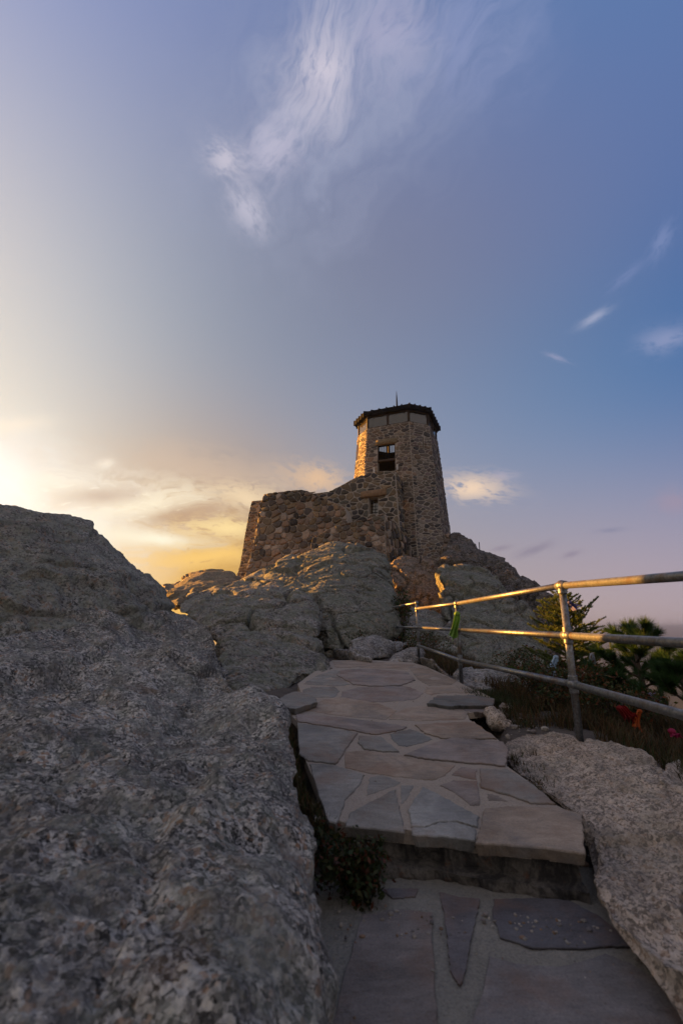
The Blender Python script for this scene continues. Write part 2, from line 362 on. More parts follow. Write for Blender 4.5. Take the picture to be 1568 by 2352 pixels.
def flagmat():
    m, t, b = newmat('flagstone'); at = N(t, 'ShaderNodeAttribute', attribute_name='tint'); tcn = N(t, 'ShaderNodeTexCoord'); C = tcn.outputs['Object']
    col = at.outputs['Color']
    col = mixc(t, .9, col, ramp(t, noise(t, C, 2.6, 7, .72, .6), ((.32, .55), (.5, .95), (.68, 1.3))), 'MULTIPLY')
    col = mixc(t, .5, col, ramp(t, noise(t, vmath(t, 'MULTIPLY', C, (1, 3.5, 1)), 9, 7, .75, .3), ((.3, .5), (.5, 1.), (.7, 1.35))), 'MULTIPLY')
    col = mixc(t, .55, col, ramp(t, noise(t, C, 150, 4, .7), ((.3, .5), (.5, 1.), (.7, 1.3))), 'MULTIPLY')
    hue = noise(t, vmath(t, 'ADD', C, (5, 5, 5)), 3.3, 5, .65)
    col = mixc(t, math_(t, 'MULTIPLY', ramp(t, hue, ((.5, 0.), (.66, 1.))), .45), col, (.23, .125, .075))
    col = mixc(t, math_(t, 'MULTIPLY', ramp(t, hue, ((.34, 1.), (.46, 0.))), .4), col, (.15, .155, .165))
    t.links.new(col, b.inputs['Base Color']); b.inputs['Roughness'].default_value = .8; b.inputs['Specular IOR Level'].default_value = .25
    bn = bump(t, b, noise(t, C, 6, 8, .7, .5), 1., .012); bn = bump(t, b, noise(t, vmath(t, 'MULTIPLY', C, (1, 2.5, 1)), 30, 6, .7), 1., .005, bn)
    t.links.new(bump(t, b, noise(t, C, 180, 4, .7), 1., .0015, bn), b.inputs['Normal']); return m
M_flag = flagmat()
M_leaf = tintmat('leaf', .6, 3., .2, bd=0, spec=.3, transl=.3)
M_bark = flatmat('bark', (.09, .065, .045), .9, n_scale=40., bd=.01)
M_black = flatmat('dark_metal', (.007, .007, .008), .9, .0, n_scale=10., spec=.1)
M_wood = flatmat('weathered_wood', (.045, .028, .02), .75, n_scale=12.)
M_inner = flatmat('dark_inside', (.02, .018, .017), .95)  # interior darkness put into the colour: near-black inner faces and window panel
M_cloth = tintmat('cloth', .8, 40., .3, 60., .003, transl=.35)
M_white = flatmat('white_metal', (.6, .6, .6), .5)

def galv():
    m, t, b = newmat('galvanised_pipe'); tcn = N(t, 'ShaderNodeTexCoord'); C = tcn.outputs['Object']
    n1 = noise(t, C, 38, 8, .8); n2 = noise(t, C, 7, 7, .75)
    col = mixc(t, ramp(t, n1, ((.35, 0.), (.65, 1.))), (.08, .085, .09), (.30, .31, .315)); col = mixc(t, ramp(t, n2, ((.5, 0.), (.62, .8))), col, (.16, .11, .07))
    t.links.new(col, b.inputs['Base Color']); b.inputs['Metallic'].default_value = .75
    t.links.new(ramp(t, n1, ((.3, .5), (.7, .34))), b.inputs['Roughness'])
    t.links.new(bump(t, b, noise(t, C, 120, 4, .6), .6, .0015), b.inputs['Normal']); return m
M_pipe = galv()
def glass():
    m, t, b = newmat('window_glass'); t.nodes.remove(b)
    g = N(t, 'ShaderNodeBsdfGlossy'); g.inputs['Roughness'].default_value = .12; g.inputs[0].default_value = (.8, .8, .8, 1)
    tr = N(t, 'ShaderNodeBsdfTransparent'); tr.inputs[0].default_value = (.72, .70, .66, 1)
    d = N(t, 'ShaderNodeBsdfDiffuse'); d.inputs[0].default_value = (.26, .21, .15, 1)
    fr = N(t, 'ShaderNodeFresnel'); fr.inputs[0].default_value = 1.5
    m1 = N(t, 'ShaderNodeMixShader'); t.links.new(math_(t, 'ADD', fr.outputs[0], .10), m1.inputs[0]); t.links.new(tr.outputs[0], m1.inputs[1]); t.links.new(g.outputs[0], m1.inputs[2])
    m2 = N(t, 'ShaderNodeMixShader'); m2.inputs[0].default_value = .13; t.links.new(m1.outputs[0], m2.inputs[1]); t.links.new(d.outputs[0], m2.inputs[2])
    t.links.new(m2.outputs[0], t.nodes['Material Output'].inputs[0]); return m
M_glass = glass()

# ------------------------------------------------------------------ terrain
def sstep(a, b, x): q = np.clip((x-a)/(b-a), 0, 1); return q*q*(3-2*q)
def path_z(y): return np.interp(y, [1.0, 1.9, 4, 6, 9, 12], [.225, .235, .32, .385, .43, .6])
def ground_z(x, y):
    x = np.asarray(x, float); y = np.asarray(y, float)
    xl = np.interp(y, [1.9, 2.06, 2.5, 3.78, 4.0, 6], [.02, -.02, -.17, -.38, -.54, -.7]); xr = np.interp(y, [1.9, 2.3, 3.1, 4.2, 6], [.97, .96, 1.04, 1.32, 1.5])
    z = path_z(y)-.09+.05*(1-sstep(xl-.05, xl+.05, x))*(y > 1.9)*(y < 6)-.32*(1-sstep(3.3, 4.6, y))*(1-.9*sstep(xr-.05, xr+.02, x))*sstep(xl-.03, xl+.06, x)-.3*(1-sstep(1.85, 2.1, y))
    z = z-.22*np.clip(x-1.9, 0, 4)-.75*np.clip(x-5.5, 0, 9999)*(1-.6*sstep(12, 20, y))
    z = z+3.6*sstep(11.5, 27, y)*np.exp(-((x-1.5)/6.5)**4)
    z = z-.25*np.clip(-1.5-x, 0, 6)
    r = np.hypot(x-1, y-16)
    z = z-.8*np.clip(r-20, 0, 1e9)
    p = np.stack([x, y, 0*x], -1).reshape(-1, 3)
    val = -330+90*fbm(p/1400, 5, 3).reshape(z.shape)+60*fbm(p/260, 3, 5).reshape(z.shape)+.004*np.clip(r-3000, 0, 8000)
    nz = .05*fbm(p/.5, 3, 9).reshape(z.shape)+.5*fbm(p/5., 3, 13).reshape(z.shape)*sstep(3, 14, r-8)
    return np.maximum(z+nz, val)
t = np.linspace(-1, 1, 420)
ax = np.sinh(t*9.6)/math.sinh(9.6)*14000
gx, gy = np.meshgrid(ax+1.0, ax+6.0, indexing='ij')
gz = ground_z(gx, gy)
n = len(t); idx = np.arange(n*n).reshape(n, n)
Fq = np.stack([idx[:-1, :-1], idx[1:, :-1], idx[1:, 1:], idx[:-1, 1:]], -1).reshape(-1, 4)
def groundmat():
    m, t, b = newmat('soil_and_forest'); g = N(t, 'ShaderNodeNewGeometry'); C = g.outputs['Position']
    sp = N(t, 'ShaderNodeSeparateXYZ'); t.links.new(C, sp.inputs[0])
    soil = mixc(t, noise(t, C, 9, 7, .7), (.05, .038, .028), (.15, .12, .095))
    far = mixc(t, ramp(t, noise(t, C, .01, 8, .7), ((.4, 0.), (.6, 1.))), (.012, .02, .014), (.03, .04, .028))
    col = mixc(t, maprange(t, sp.outputs[2], -6, -1.2), far, soil)
    t.links.new(col, b.inputs['Base Color']); b.inputs['Roughness'].default_value = .95
    t.links.new(bump(t, b, noise(t, C, 25, 6, .7), 1., .03), b.inputs['Normal']); return m
tag(mk('ground', np.stack([gx, gy, gz], -1).reshape(-1, 3), Fq, groundmat(), smooth=True), kind='structure')

# haze box round everything
hz = bpy.data.materials.new('haze_air'); hz.use_nodes = True; ht = hz.node_tree; ht.nodes.remove(ht.nodes['Principled BSDF'])
pv = N(ht, 'ShaderNodeVolumePrincipled'); pv.inputs['Color'].default_value = (.74, .84, 1., 1); pv.inputs['Density'].default_value = .00038
pv.inputs['Anisotropy'].default_value = .88
ht.links.new(pv.outputs[0], ht.nodes['Material Output'].inputs['Volume'])
hb = MB(); zmin = float(gz.min())-1.5; hb.box((1, 6, (zmin+18.5)/2), (28100, 28100, 18.5-zmin))
tag(hb.build('haze', hz, cols=False), kind='stuff')

# ------------------------------------------------------------------ boulders
def resample(pts, n):
    pts = np.array(pts, float); k = len(pts); q = []
    for i in range(k):
        p0, p1, p2, p3 = pts[i-1], pts[i], pts[(i+1) % k], pts[(i+2) % k]
        for s in np.linspace(0, 1, 12, endpoint=False):
            q.append(.5*((2*p1)+(-p0+p2)*s+(2*p0-5*p1+4*p2-p3)*s*s+(-p0+3*p1-3*p2+p3)*s**3))
    q = np.array(q); d = np.linalg.norm(np.roll(q, -1, 0)-q, axis=1); L = np.concatenate([[0], np.cumsum(d)])
    tt = np.linspace(0, L[-1], n, endpoint=False); qq = np.vstack([q, q[:1]])
    return np.stack([np.interp(tt, L, qq[:, 0]), np.interp(tt, L, qq[:, 1])], 1)
def boulder(name, label, outline, centre, dpts, Tf, Tb, mat, q=2.2, nphi=300, nr=90, noises=((1., .12), (.3, .04), (.08, .012)), cracks=None, blocks=None, seed=1, cat='boulder', calm=.55, tilt=.085):
    O = resample(outline, nphi); c = np.array(centre, float)
    dp = np.array(dpts, float); Am = np.column_stack([np.ones(len(dp)), dp[:, 0], dp[:, 1]]); cf = np.linalg.lstsq(Am, 1/dp[:, 2], rcond=None)[0]
    lo, hi = 1/dp[:, 2].max(), 1/dp[:, 2].min()
    rf = np.sin(np.linspace(0, math.pi/2, nr+1))[1:]*.5+np.linspace(0, 1, nr+1)[1:]*.5
    nb = max(12, nr//4); rb = np.cos(np.linspace(0, math.pi/2, nb+1))[1:-1]
    rings = [(r, -Tf*(max(0, 1-r**q))**(1/q)) for r in rf]+[(r, Tb*(max(0, 1-r**2))**.5) for r in rb]
    def pos(xy, off):
        inv = np.clip(cf[0]+cf[1]*xy[:, 0]+cf[2]*xy[:, 1], lo*.8, hi*1.25); d = 1/inv
        u = (xy[:, 0]-784)/FPX; v = (1176-xy[:, 1])/FPX; ry = CT-v*ST
        d = np.maximum(d+off*np.minimum(1, d/np.median(dp[:, 2])) , .28)
        return np.stack([u/ry*d, d, (ST+v*CT)/ry*d+CAMZ], 1)
    V = [pos(c[None], np.array([-Tf]))]
    for r, off in rings: V.append(pos(c+(O-c)*r, np.full(nphi, off)))
    V.append(pos(c[None], np.array([Tb]))); V = np.vstack(V)
    R = len(rings); ids = 1+np.arange(R*nphi).reshape(R, nphi); nx = np.roll(ids, -1, 1)
    quads = np.stack([ids[:-1], ids[1:], nx[1:], nx[:-1]], -1).reshape(-1, 4)
    tris = [(0, int(ids[0, k]), int(nx[0, k])) for k in range(nphi)]+[(len(V)-1, int(nx[-1, k]), int(ids[-1, k])) for k in range(nphi)]
    # normals
    nrm = np.zeros_like(V); a, b_, c_, d_ = (V[quads[:, i]] for i in range(4)); fn = np.cross(c_-a, d_-b_)
    for i in range(4): np.add.at(nrm, quads[:, i], fn)
    nrm[0] = (0, -1, 0); nrm[-1] = (0, 1, 0)
    nrm /= (np.linalg.norm(nrm, axis=1)[:, None]+1e-12)
    cen = V.mean(0); 
    if ((V-cen)*nrm).sum() < 0: nrm = -nrm
    D = np.zeros(len(V))
    for sc, am in noises: D += am*(calm if sc > .1 else 1.)*fbm(V/sc, 4, seed+int(sc*37))
    if cracks:
        for (sc, am, wd, st) in cracks:
            Wp = V/sc*np.array(st)+.35*np.stack([fbm(V/sc*.8, 3, seed+91), fbm(V/sc*.8, 3, seed+92), fbm(V/sc*.8, 3, seed+93)], 1)
            f1, f2, idv, dv = worley(Wp, seed+int(sc*10)); e = f2-f1
            msk = sstep(-.35, .25, pnoise(V/sc*.6, seed+5))
            D -= am*.8*np.exp(-(e/wd)**2)*msk
            tl = np.stack([np.sin(idv*91.), np.cos(idv*57.), np.sin(idv*33.+1)], 1)*(dv*sc/np.array(st))
            D += tilt*tl.sum(1)*sstep(0, .12, e)
            if blocks: D += (idv-.5)*blocks*.34*sstep(0, .16, e)
    V = V+nrm*D[:, None]
    # fine vertical safety: keep off the lens
    faces = [tuple(map(int, f)) for f in quads]+tris
    o = mk(name, V, faces, mat, smooth=True, origin='base'); tag(o, label, cat); return o
def z3(pts): return [(345+.44*x, 1223+.44*y) for x, y in pts]
def z4(pts): return [(878+.44*x, 1223+.44*y) for x, y in pts]

boulder('boulder', 'huge dark speckled granite boulder filling the left foreground beside the path',
  [(-500,1340),(-150,1300),(60,1320),(230,1350),(340,1378),(415,1404),(470,1438),(503,1465),(512,1510),(545,1563),(578,1592),(608,1616),(648,1649),(663,1697),(686,1750),(704,1806),(722,1862),(742,1930),(748,2000),(757,2080),(745,2160),(735,2260),(722,2360),(700,2600),(560,2850),(0,3000),(-600,2700),(-800,2000)],
  (150,1950), [(510,1480,3.9),(650,1650,3.3),(0,1400,3.4),(740,2000,1.5),(725,2350,1.02),(0,2352,1.02),(300,1900,1.75)], .38, .9, M_near, 2.6, 560, 250,
  ((1.3,.20),(.45,.10),(.13,.03),(.035,.010)), cracks=((.7,.05,.05,(1,.6,1.6)),), seed=3, calm=1.)
boulder('boulder', 'grey-green lichened boulder whose crest rises against the sunset at far left',
  [(-600,1290),(-250,1200),(-60,1162),(0,1165),(43,1183),(91,1187),(158,1200),(197,1218),(216,1237),(254,1269),(288,1293),(331,1315),(379,1344),(402,1370),(412,1396),(400,1430),(300,1520),(0,1560),(-500,1500)],
  (-60,1350), [(0,1180,4.7),(400,1390,5.0),(0,1450,3.9)], .8, 1.0, M_crest, 2.4, 480, 150,
  ((1.5,.16),(.4,.09),(.12,.03),(.04,.012)), cracks=((.9,.06,.05,(1,.7,2.2)),), seed=8, calm=1.)
def shade_ridge():  # added out-of-frame ledge, shaped to shade the boulders, path and lower rails
    n, m = 200, 70; V = []
    for i in range(n):
        s = i/(n-1); y = -1.5+19*s
        top = float(np.interp(y, [-1.5, 1, 4, 8, 12, 16, 17.5], [1.0, 1.6, 1.85, 2.35, 2.6, 2.6, 1.0])); xc = float(np.interp(y, [-1.5, 4, 8, 12, 17], [-5.0, -5.6, -6.5, -7.2, -8.2]))
        for j in range(m):
            a = math.pi*j/(m-1)*1.0; V.append((xc+1.35*math.cos(a)*(.35+.65*math.sin(math.pi*min(max(s, .02), .98))**.4), y, -1.2+(top+1.2)*math.sin(a)**.55))
    V = np.array(V); D = .18*fbm(V/1.6, 4, 5)+.05*fbm(V/.4, 3, 6); V[:, 0] += D; V[:, 2] += D*.35
    Fq = [(i*m+j, (i+1)*m+j, (i+1)*m+j+1, i*m+j+1) for i in range(n-1) for j in range(m-1)]
    tag(mk('rock_ledge', V, Fq, M_crest, smooth=True, origin='base'), 'long unseen ledge of rock added left of the crest boulder to shade the path and railing', 'rock ledge')
shade_ridge()
boulder('boulder', 'tan rounded rocks on the skyline left of the stone walls',
  z3([(60,275),(110,270),(200,225),(280,206),(330,202),(400,214),(450,240),(480,330),(380,420),(120,400),(60,340)]), z3([(280,310)])[0],
  [(480,1320,20),(400,1340,19),(450,1400,17)], 1.6, 2, M_tan, 2.6, 260, 70, ((2.,.2),(.6,.07),(.2,.03)), cracks=((2.2,.28,.05,(.5,1,1.4)),), seed=12)
boulder('rock_ledge', 'stepped grey ledge of rock running up to the foot of the stone rampart',
  z3([(165,420),(160,380),(200,350),(230,320),(330,290),(440,255),(530,225),(600,190),(700,130),(760,120),(760,230),(600,330),(300,420)]), z3([(480,300)])[0],
  [(430,1390,13),(560,1310,18),(660,1280,20)], .9, 2, M_mid, 2.8, 320, 80, ((1.5,.2),(.4,.08),(.14,.03)), cracks=((.9,.2,.07,(.5,.8,2.2)),), blocks=.15, seed=15, cat='rock ledge')
boulder('boulder', 'largest grey-green boulder, directly below the stair parapet at the end of the path',
  z3([(545,290),(600,205),(700,150),(800,102),(870,77),(960,44),(1060,64),(1140,92),(1220,112),(1258,170),(1272,240),(1290,330),(1297,400),(1300,470),(1280,530),(1160,620),(940,660),(860,590),(600,500)]), z3([(930,340)])[0],
  [(764,1243,19),(600,1340,15.5),(900,1440,12),(760,1500,10.6)], 2.2, 2.5, M_green, 2.2, 460, 150, ((2.2,.36),(.8,.10),(.25,.05),(.08,.02)), cracks=((1.5,.30,.035,(.7,.8,2.0)),(.6,.08,.04,(.6,.8,1.8))), blocks=.12, seed=22, tilt=.05)
boulder('boulder', 'brownish boulder with a dark rust-stained hollow, left of the largest boulder',
  z3([(195,440),(240,362),(300,325),(400,300),(500,290),(620,278),(700,283),(780,310),(845,365),(880,430),(900,500),(860,560),(600,590),(420,600),(290,540)]), z3([(560,430)])[0],
  [(440,1400,10.5),(640,1345,12),(700,1450,9.6),(520,1460,8.8)], .9, 2., M_mid, 2.8, 400, 120, ((1.6,.24),(.5,.08),(.16,.035),(.06,.014)), cracks=((1.2,.34,.04,(.7,.8,1.6)),(.5,.06,.05,(.6,.8,1.8))), blocks=.16, seed=27, tilt=.05)
boulder('boulder', 'low grey granite boulder sloping down to the left edge of the path',
  z3([(370,620),(385,560),(500,520),(620,508),(720,500),(820,492),(868,555),(900,620),(942,668),(930,700),(960,720),(860,752),(760,800),(690,855),(600,890),(520,900),(400,800),(350,700)]), z3([(640,680)])[0],
  [(700,1450,9.0),(520,1480,7.6),(600,1605,5.3),(750,1535,7.6)], .55, 1.6, M_mid, 2.6, 420, 120, ((1.4,.2),(.45,.08),(.15,.04),(.05,.016)), cracks=((1.1,.2,.05,(.7,.8,1.6)),(.4,.04,.05,(.7,.8,1.6))), seed=33)
boulder('boulder', 'pale angular rock lying just past the end of the path',
  z3([(1040,625),(1045,590),(1062,565),(1160,538),(1250,562),(1335,580),(1315,608),(1250,660),(1130,665)]), z3([(1180,605)])[0],
  [(850,1465,9.9),(850,1500,9.4)], .35, .7, M_pale, 2.8, 240, 60, ((.7,.12),(.25,.05),(.08,.015)), cracks=((.5,.05,.05,(1,1,1.6)),), seed=40)
boulder('boulder', 'small pale rounded rock left of the path end',
  z3([(935,665),(945,620),(980,608),(1050,618),(1090,640),(1150,655),(1130,690),(950,700)]), z3([(1020,655)])[0],
  [(800,1500,9.1),(820,1525,8.8)], .25, .5, M_pale, 2.6, 200, 50, ((.6,.06),(.2,.03),(.06,.01)), seed=44)
boulder('boulder', 'low pale rock at the foot of the farthest railing post',
  z3([(1240,690),(1270,640),(1330,612),(1395,600),(1428,625),(1430,660),(1380,700)]), z3([(1345,655)])[0],
  [(935,1490,9.0),(935,1525,8.7)], .25, .5, M_pale, 2.6, 200, 50, ((.6,.08),(.2,.03),(.06,.01)), seed=48)
boulder('boulder', 'flat pale stones edging the far right of the path',
  z3([(1290,700),(1340,672),(1400,655),(1470,665),(1490,690),(1540,740),(1550,765),(1470,752),(1360,720)]), z3([(1430,705)])[0],
  [(970,1515,8.3),(1020,1558,6.9)], .12, .4, M_pale, 3, 200, 50, ((.5,.06),(.2,.03),(.06,.01)), cracks=((.4,.04,.06,(1,1,1)),), seed=51)
boulder('boulder', 'whitish flat-topped rock on the ground right of the middle railing post',
  z4([(375,770),(400,728),(470,708),(560,715),(640,718),(720,735),(780,790),(800,850),(700,900),(520,860),(390,810)]), z4([(580,780)])[0],
  [(1130,1540,6.8),(1100,1585,5.9),(1200,1600,5.8)], .25, .6, M_pale, 2.6, 260, 60, ((.7,.1),(.25,.05),(.08,.015)), cracks=((.6,.05,.05,(1,1,1.4)),), seed=55)
boulder('boulder', 'small rough grey rock beside the grey slab at the right edge of the path',
  z4([(570,925),(620,905),(700,915),(780,900),(840,925),(800,960),(740,1010),(620,1020),(560,960)]), z4([(690,930)])[0],
  [(1170,1605,5.0),(1170,1670,4.2)], .08, .4, M_slab, 3, 240, 60, ((.5,.1),(.2,.07),(.06,.03)), cracks=((.3,.06,.08,(1,1,1)),), seed=58, calm=1.)
# right foreground slab
boulder('granite_slab', 'broad pale coarse-grained granite slab sloping along the right side of the path',
  [(1165,1715),(1195,1692),(1262,1686),(1330,1703),(1440,1716),(1510,1745),(1560,1790),(1700,1830),(2000,2000),(2100,2700),(1750,2750),(1600,2420),(1545,2300),(1490,2225),(1440,2165),(1395,2110),(1372,2040),(1345,1968),(1322,1890),(1275,1840),(1215,1795),(1172,1760)],
  (1560,2020), [(1262,1700,3.3),(1400,1730,3.1),(1568,1800,2.65),(1400,2090,1.60),(1560,2320,1.24),(1800,2100,1.45)], .035, .35, M_slab, 5.5, 520, 200,
  ((.9,.07),(.3,.035),(.1,.022),(.035,.013),(.014,.005)), cracks=((.8,.03,.04,(1,1,1)),), seed=63, calm=.8, cat='rock slab')
boulder('boulder', 'grey rounded rock cut by the right edge of the photo behind the broad slab',
  [(1520,1800),(1530,1765),(1560,1745),(1620,1740),(1700,1790),(1700,1850),(1600,1850)], (1610,1800), [(1560,1760,3.1),(1600,1840,2.7)], .12, .4, M_slab, 2.4, 200, 60, ((.5,.06),(.2,.03),(.05,.01)), seed=66)
# right outcrop
boulder('rock_outcrop', 'dark craggy outcrop at the right end of the summit, behind the railing',
  z4([(560,180),(640,152),(700,212),(770,240),(850,312),(890,372),(905,430),(925,500),(940,600),(930,720),(800,820),(620,700),(560,400)]), z4([(760,480)])[0],
  [(1170,1300,18.5),(1270,1420,16),(1250,1540,14),(1150,1400,17.5)], 1.1, 2.5, M_dark, 3, 420, 120, ((2.,.3),(.6,.14),(.2,.07),(.08,.025)), cracks=((1.,.32,.08,(.8,.8,1.2)),(.45,.12,.1,(.8,.8,1.4))), blocks=.45, seed=70, cat='rock outcrop')
boulder('rock_outcrop', 'high shoulder of rock right of the tower foot, topped by a thin rod',
  z4([(330,60),(375,2),(440,20),(490,62),(505,85),(560,108),(640,150),(740,260),(780,420),(600,480),(400,400),(300,300)]), z4([(500,240)])[0],
  [(1060,1230,22.5),(1150,1290,20.5),(1080,1380,18)], 1.3, 2.5, M_dark, 2.8, 400, 110, ((2.,.3),(.6,.12),(.2,.05),(.08,.02)), cracks=((1.5,.3,.06,(.9,.9,1.2)),(.6,.1,.08,(.8,.8,1.4))), blocks=.4, seed=74, cat='rock outcrop')
boulder('rock_outcrop', 'tall grey-green cracked rock face right of the railing bend',
  z4([(300,330),(305,230),(345,190),(440,180),(510,195),(600,250),(700,360),(770,450),(830,560),(860,660),(880,760),(700,800),(480,780),(400,600),(330,450)]), z4([(580,480)])[0],
  [(1020,1320,17),(1150,1330,16),(1200,1550,11.5),(1060,1500,12)], 1.0, 2.5, M_green, 3.4, 440, 140, ((2.2,.26),(.7,.10),(.22,.045),(.08,.016)), cracks=((2.0,.45,.045,(1.1,.8,.7)),(.8,.12,.05,(.9,.8,1.2))), blocks=.5, seed=79, cat='rock outcrop')
boulder('rock_outcrop', 'reddish blocky rock in the cleft below the tower masonry',
  z4([(20,170),(120,120),(250,140),(330,190),(345,300),(330,420),(300,480),(150,470),(60,400),(10,280)]), z4([(180,300)])[0],
  [(900,1300,20),(1000,1310,20),(960,1420,17.5)], .8, 2, M_rust, 3, 320, 90, ((1.6,.24),(.5,.12),(.18,.05),(.07,.02)), cracks=((1.1,.34,.07,(1,1,.9)),(.5,.1,.1,(1,1,1))), blocks=.4, seed=84, cat='rock outcrop')
boulder('rock_outcrop', 'low grey and rust rock at the base of the cleft behind the far railing post',
  z4([(120,440),(150,405),(210,400),(290,420),(330,450),(420,480),(420,640),(300,700),(150,640),(110,520)]), z4([(260,530)])[0],
  [(980,1410,14),(980,1500,11.5),(1050,1450,13)], .5, 1.6, M_mid, 2.8, 280, 80, ((1.2,.2),(.4,.09),(.14,.03)), cracks=((.8,.2,.07,(1,.8,1)),), blocks=.2, seed=88, cat='rock outcrop')
# ------------------------------------------------------------------ masonry
def clip_half(poly, p, nrm):
    """keep the side where (q-p).nrm <= 0"""
    out = []; n = len(poly)
    for i in range(n):
        a, b = poly[i], poly[(i+1) % n]; da = (a[0]-p[0])*nrm[0]+(a[1]-p[1])*nrm[1]; db = (b[0]-p[0])*nrm[0]+(b[1]-p[1])*nrm[1]
        if da <= 0: out.append(a)
        if (da < 0 < db) or (db < 0 < da):
            s = da/(da-db); out.append((a[0]+(b[0]-a[0])*s, a[1]+(b[1]-a[1])*s))
    return out
def area(p): return .5*sum(p[i][0]*p[(i+1) % len(p)][1]-p[(i+1) % len(p)][0]*p[i][1] for i in range(len(p)))
def inside(p, poly):
    r = False; n = len(poly); j = n-1
    for i in range(n):
        a, b = poly[i], poly[j]
        if (a[1] > p[1]) != (b[1] > p[1]) and p[0] < (b[0]-a[0])*(p[1]-a[1])/(b[1]-a[1]+1e-12)+a[0]: r = not r
        j = i
    return r
def cells(outline, sx, sy, jit, drop, rng):
    x0 = min(p[0] for p in outline)-sx; x1 = max(p[0] for p in outline)+sx; y0 = min(p[1] for p in outline)-sy; y1 = max(p[1] for p in outline)+sy
    k = sx/sy; pts = []; row = 0; y = y0
    while y < y1:
        x = x0+(row % 2)*.5*sx+rng.uniform(-.3, .3)*sx
        while x < x1:
            if rng.random() > drop: pts.append(((x+rng.uniform(-jit, jit)*sx)/k, y+rng.uniform(-jit, jit)*sy))
            x += sx*rng.uniform(.75, 1.3)
        y += sy*rng.uniform(.85, 1.15); row += 1
    grid = {}
    for i, p in enumerate(pts): grid.setdefault((int(p[0]//sy), int(p[1]//sy)), []).append(i)
    res = []
    for i, c in enumerate(pts):
        R = 3*sy; poly = [(c[0]-R, c[1]-R), (c[0]+R, c[1]-R), (c[0]+R, c[1]+R), (c[0]-R, c[1]+R)]
        gi, gj = int(c[0]//sy), int(c[1]//sy); nb = []
        for a in range(-3, 4):
            for b in range(-3, 4): nb += grid.get((gi+a, gj+b), [])
        for j in nb:
            if j == i: continue
            q = pts[j]; poly = clip_half(poly, ((c[0]+q[0])/2, (c[1]+q[1])/2), (q[0]-c[0], q[1]-c[1]))
            if len(poly) < 3: break
        if len(poly) >= 3: res.append([(p[0]*k, p[1]) for p in poly])
    return res
def clip_outline(cell, outline):
    """outline (any) clipped by the convex cell"""
    s = 1 if area(cell) > 0 else -1; out = list(outline)
    if area(outline) < 0: out = out[::-1]
    for i in range(len(cell)):
        a, b = cell[i], cell[(i+1) % len(cell)]
        out = clip_half(out, a, (s*(b[1]-a[1]), -s*(b[0]-a[0])))
        if len(out) < 3: return []
    return out
def stone_mesh(mb, poly, fr, gap, hgt, col, rng, m=1, bev=.16, rough=.0):
    if len(poly) < 3: return
    A = abs(area(poly))
    if A < .0012: return
    if area(poly) < 0: poly = poly[::-1]
    # inward offset by half-plane clipping (holds for convex cells)
    base = list(poly)
    cvx = True
    for i in range(len(poly)):
        a, b, c = poly[i-1], poly[i], poly[(i+1) % len(poly)]
        if (b[0]-a[0])*(c[1]-b[1])-(b[1]-a[1])*(c[0]-b[0]) < -1e-4: cvx = False
    if cvx:
        for i in range(len(base)):
            a, b = base[i], base[(i+1) % len(base)]; dx, dy = b[0]-a[0], b[1]-a[1]; L = math.hypot(dx, dy)
            if L < 1e-5: continue
            nx, ny = dy/L, -dx/L; poly = clip_half(poly, (a[0]-nx*gap/2, a[1]-ny*gap/2), (nx, ny))
            if len(poly) < 3: return
    cx = sum(p[0] for p in poly)/len(poly); cy = sum(p[1] for p in poly)/len(poly)
    # chaikin rounding, then wobble
    q = []
    n = len(poly)
    for i in range(n):
        a, b = poly[i], poly[(i+1) % n]; c1 = .22
        q += [(a[0]*(1-c1)+b[0]*c1, a[1]*(1-c1)+b[1]*c1), (a[0]*c1+b[0]*(1-c1), a[1]*c1+b[1]*(1-c1))]
    n = len(q); R = math.sqrt(A/math.pi)
    if rough: q = [(cx+(p[0]-cx)*(1+rng.uniform(-rough, rough*.3)), cy+(p[1]-cy)*(1+rng.uniform(-rough, rough*.3))) for p in q]
    tx, ty = rng.uniform(-.25, .25), rng.uniform(-.25, .25)
    def h(p, k): return max(.004, hgt*k*(1+((p[0]-cx)*tx+(p[1]-cy)*ty)/max(R, .01)))
    V = [fr(p[0], p[1], -.01) for p in q]
    V += [fr(cx+(p[0]-cx)*.97, cy+(p[1]-cy)*.97, h(p, .7)) for p in q]
    V += [fr(cx+(p[0]-cx)*(1-bev), cy+(p[1]-cy)*(1-bev), h(p, 1.)*rng.uniform(.92, 1.08)) for p in q]
    V += [fr(cx, cy, hgt*1.12)]
    Fc = [(r*n+i, r*n+(i+1) % n, (r+1)*n+(i+1) % n, (r+1)*n+i) for r in (0, 1) for i in range(n)]+[(2*n+i, 2*n+(i+1) % n, 3*n) for i in range(n)]
    mb.add(V, Fc, col, m)
PAL_T = [(.15,.115,.095),(.19,.15,.12),(.11,.09,.082),(.20,.165,.14),(.22,.17,.125),(.14,.115,.11),(.165,.135,.105),(.125,.11,.10),(.18,.13,.12),(.07,.066,.068),(.20,.14,.10),(.25,.21,.175)]
PAL_A = [(.15,.115,.08),(.18,.14,.10),(.10,.085,.07),(.055,.05,.052),(.20,.15,.10),(.075,.068,.068),(.22,.16,.10),(.12,.11,.09)]
PAL_R = [(.25,.19,.15),(.28,.215,.17),(.21,.15,.115),(.32,.26,.215),(.17,.13,.105),(.25,.175,.13),(.09,.08,.077),(.28,.235,.20),(.21,.165,.14)]
def densq(p): return [tuple(np.array(p[i])*(1-s/4)+np.array(p[(i+1) % len(p)])*s/4) for i in range(len(p)) for s in range(4)]
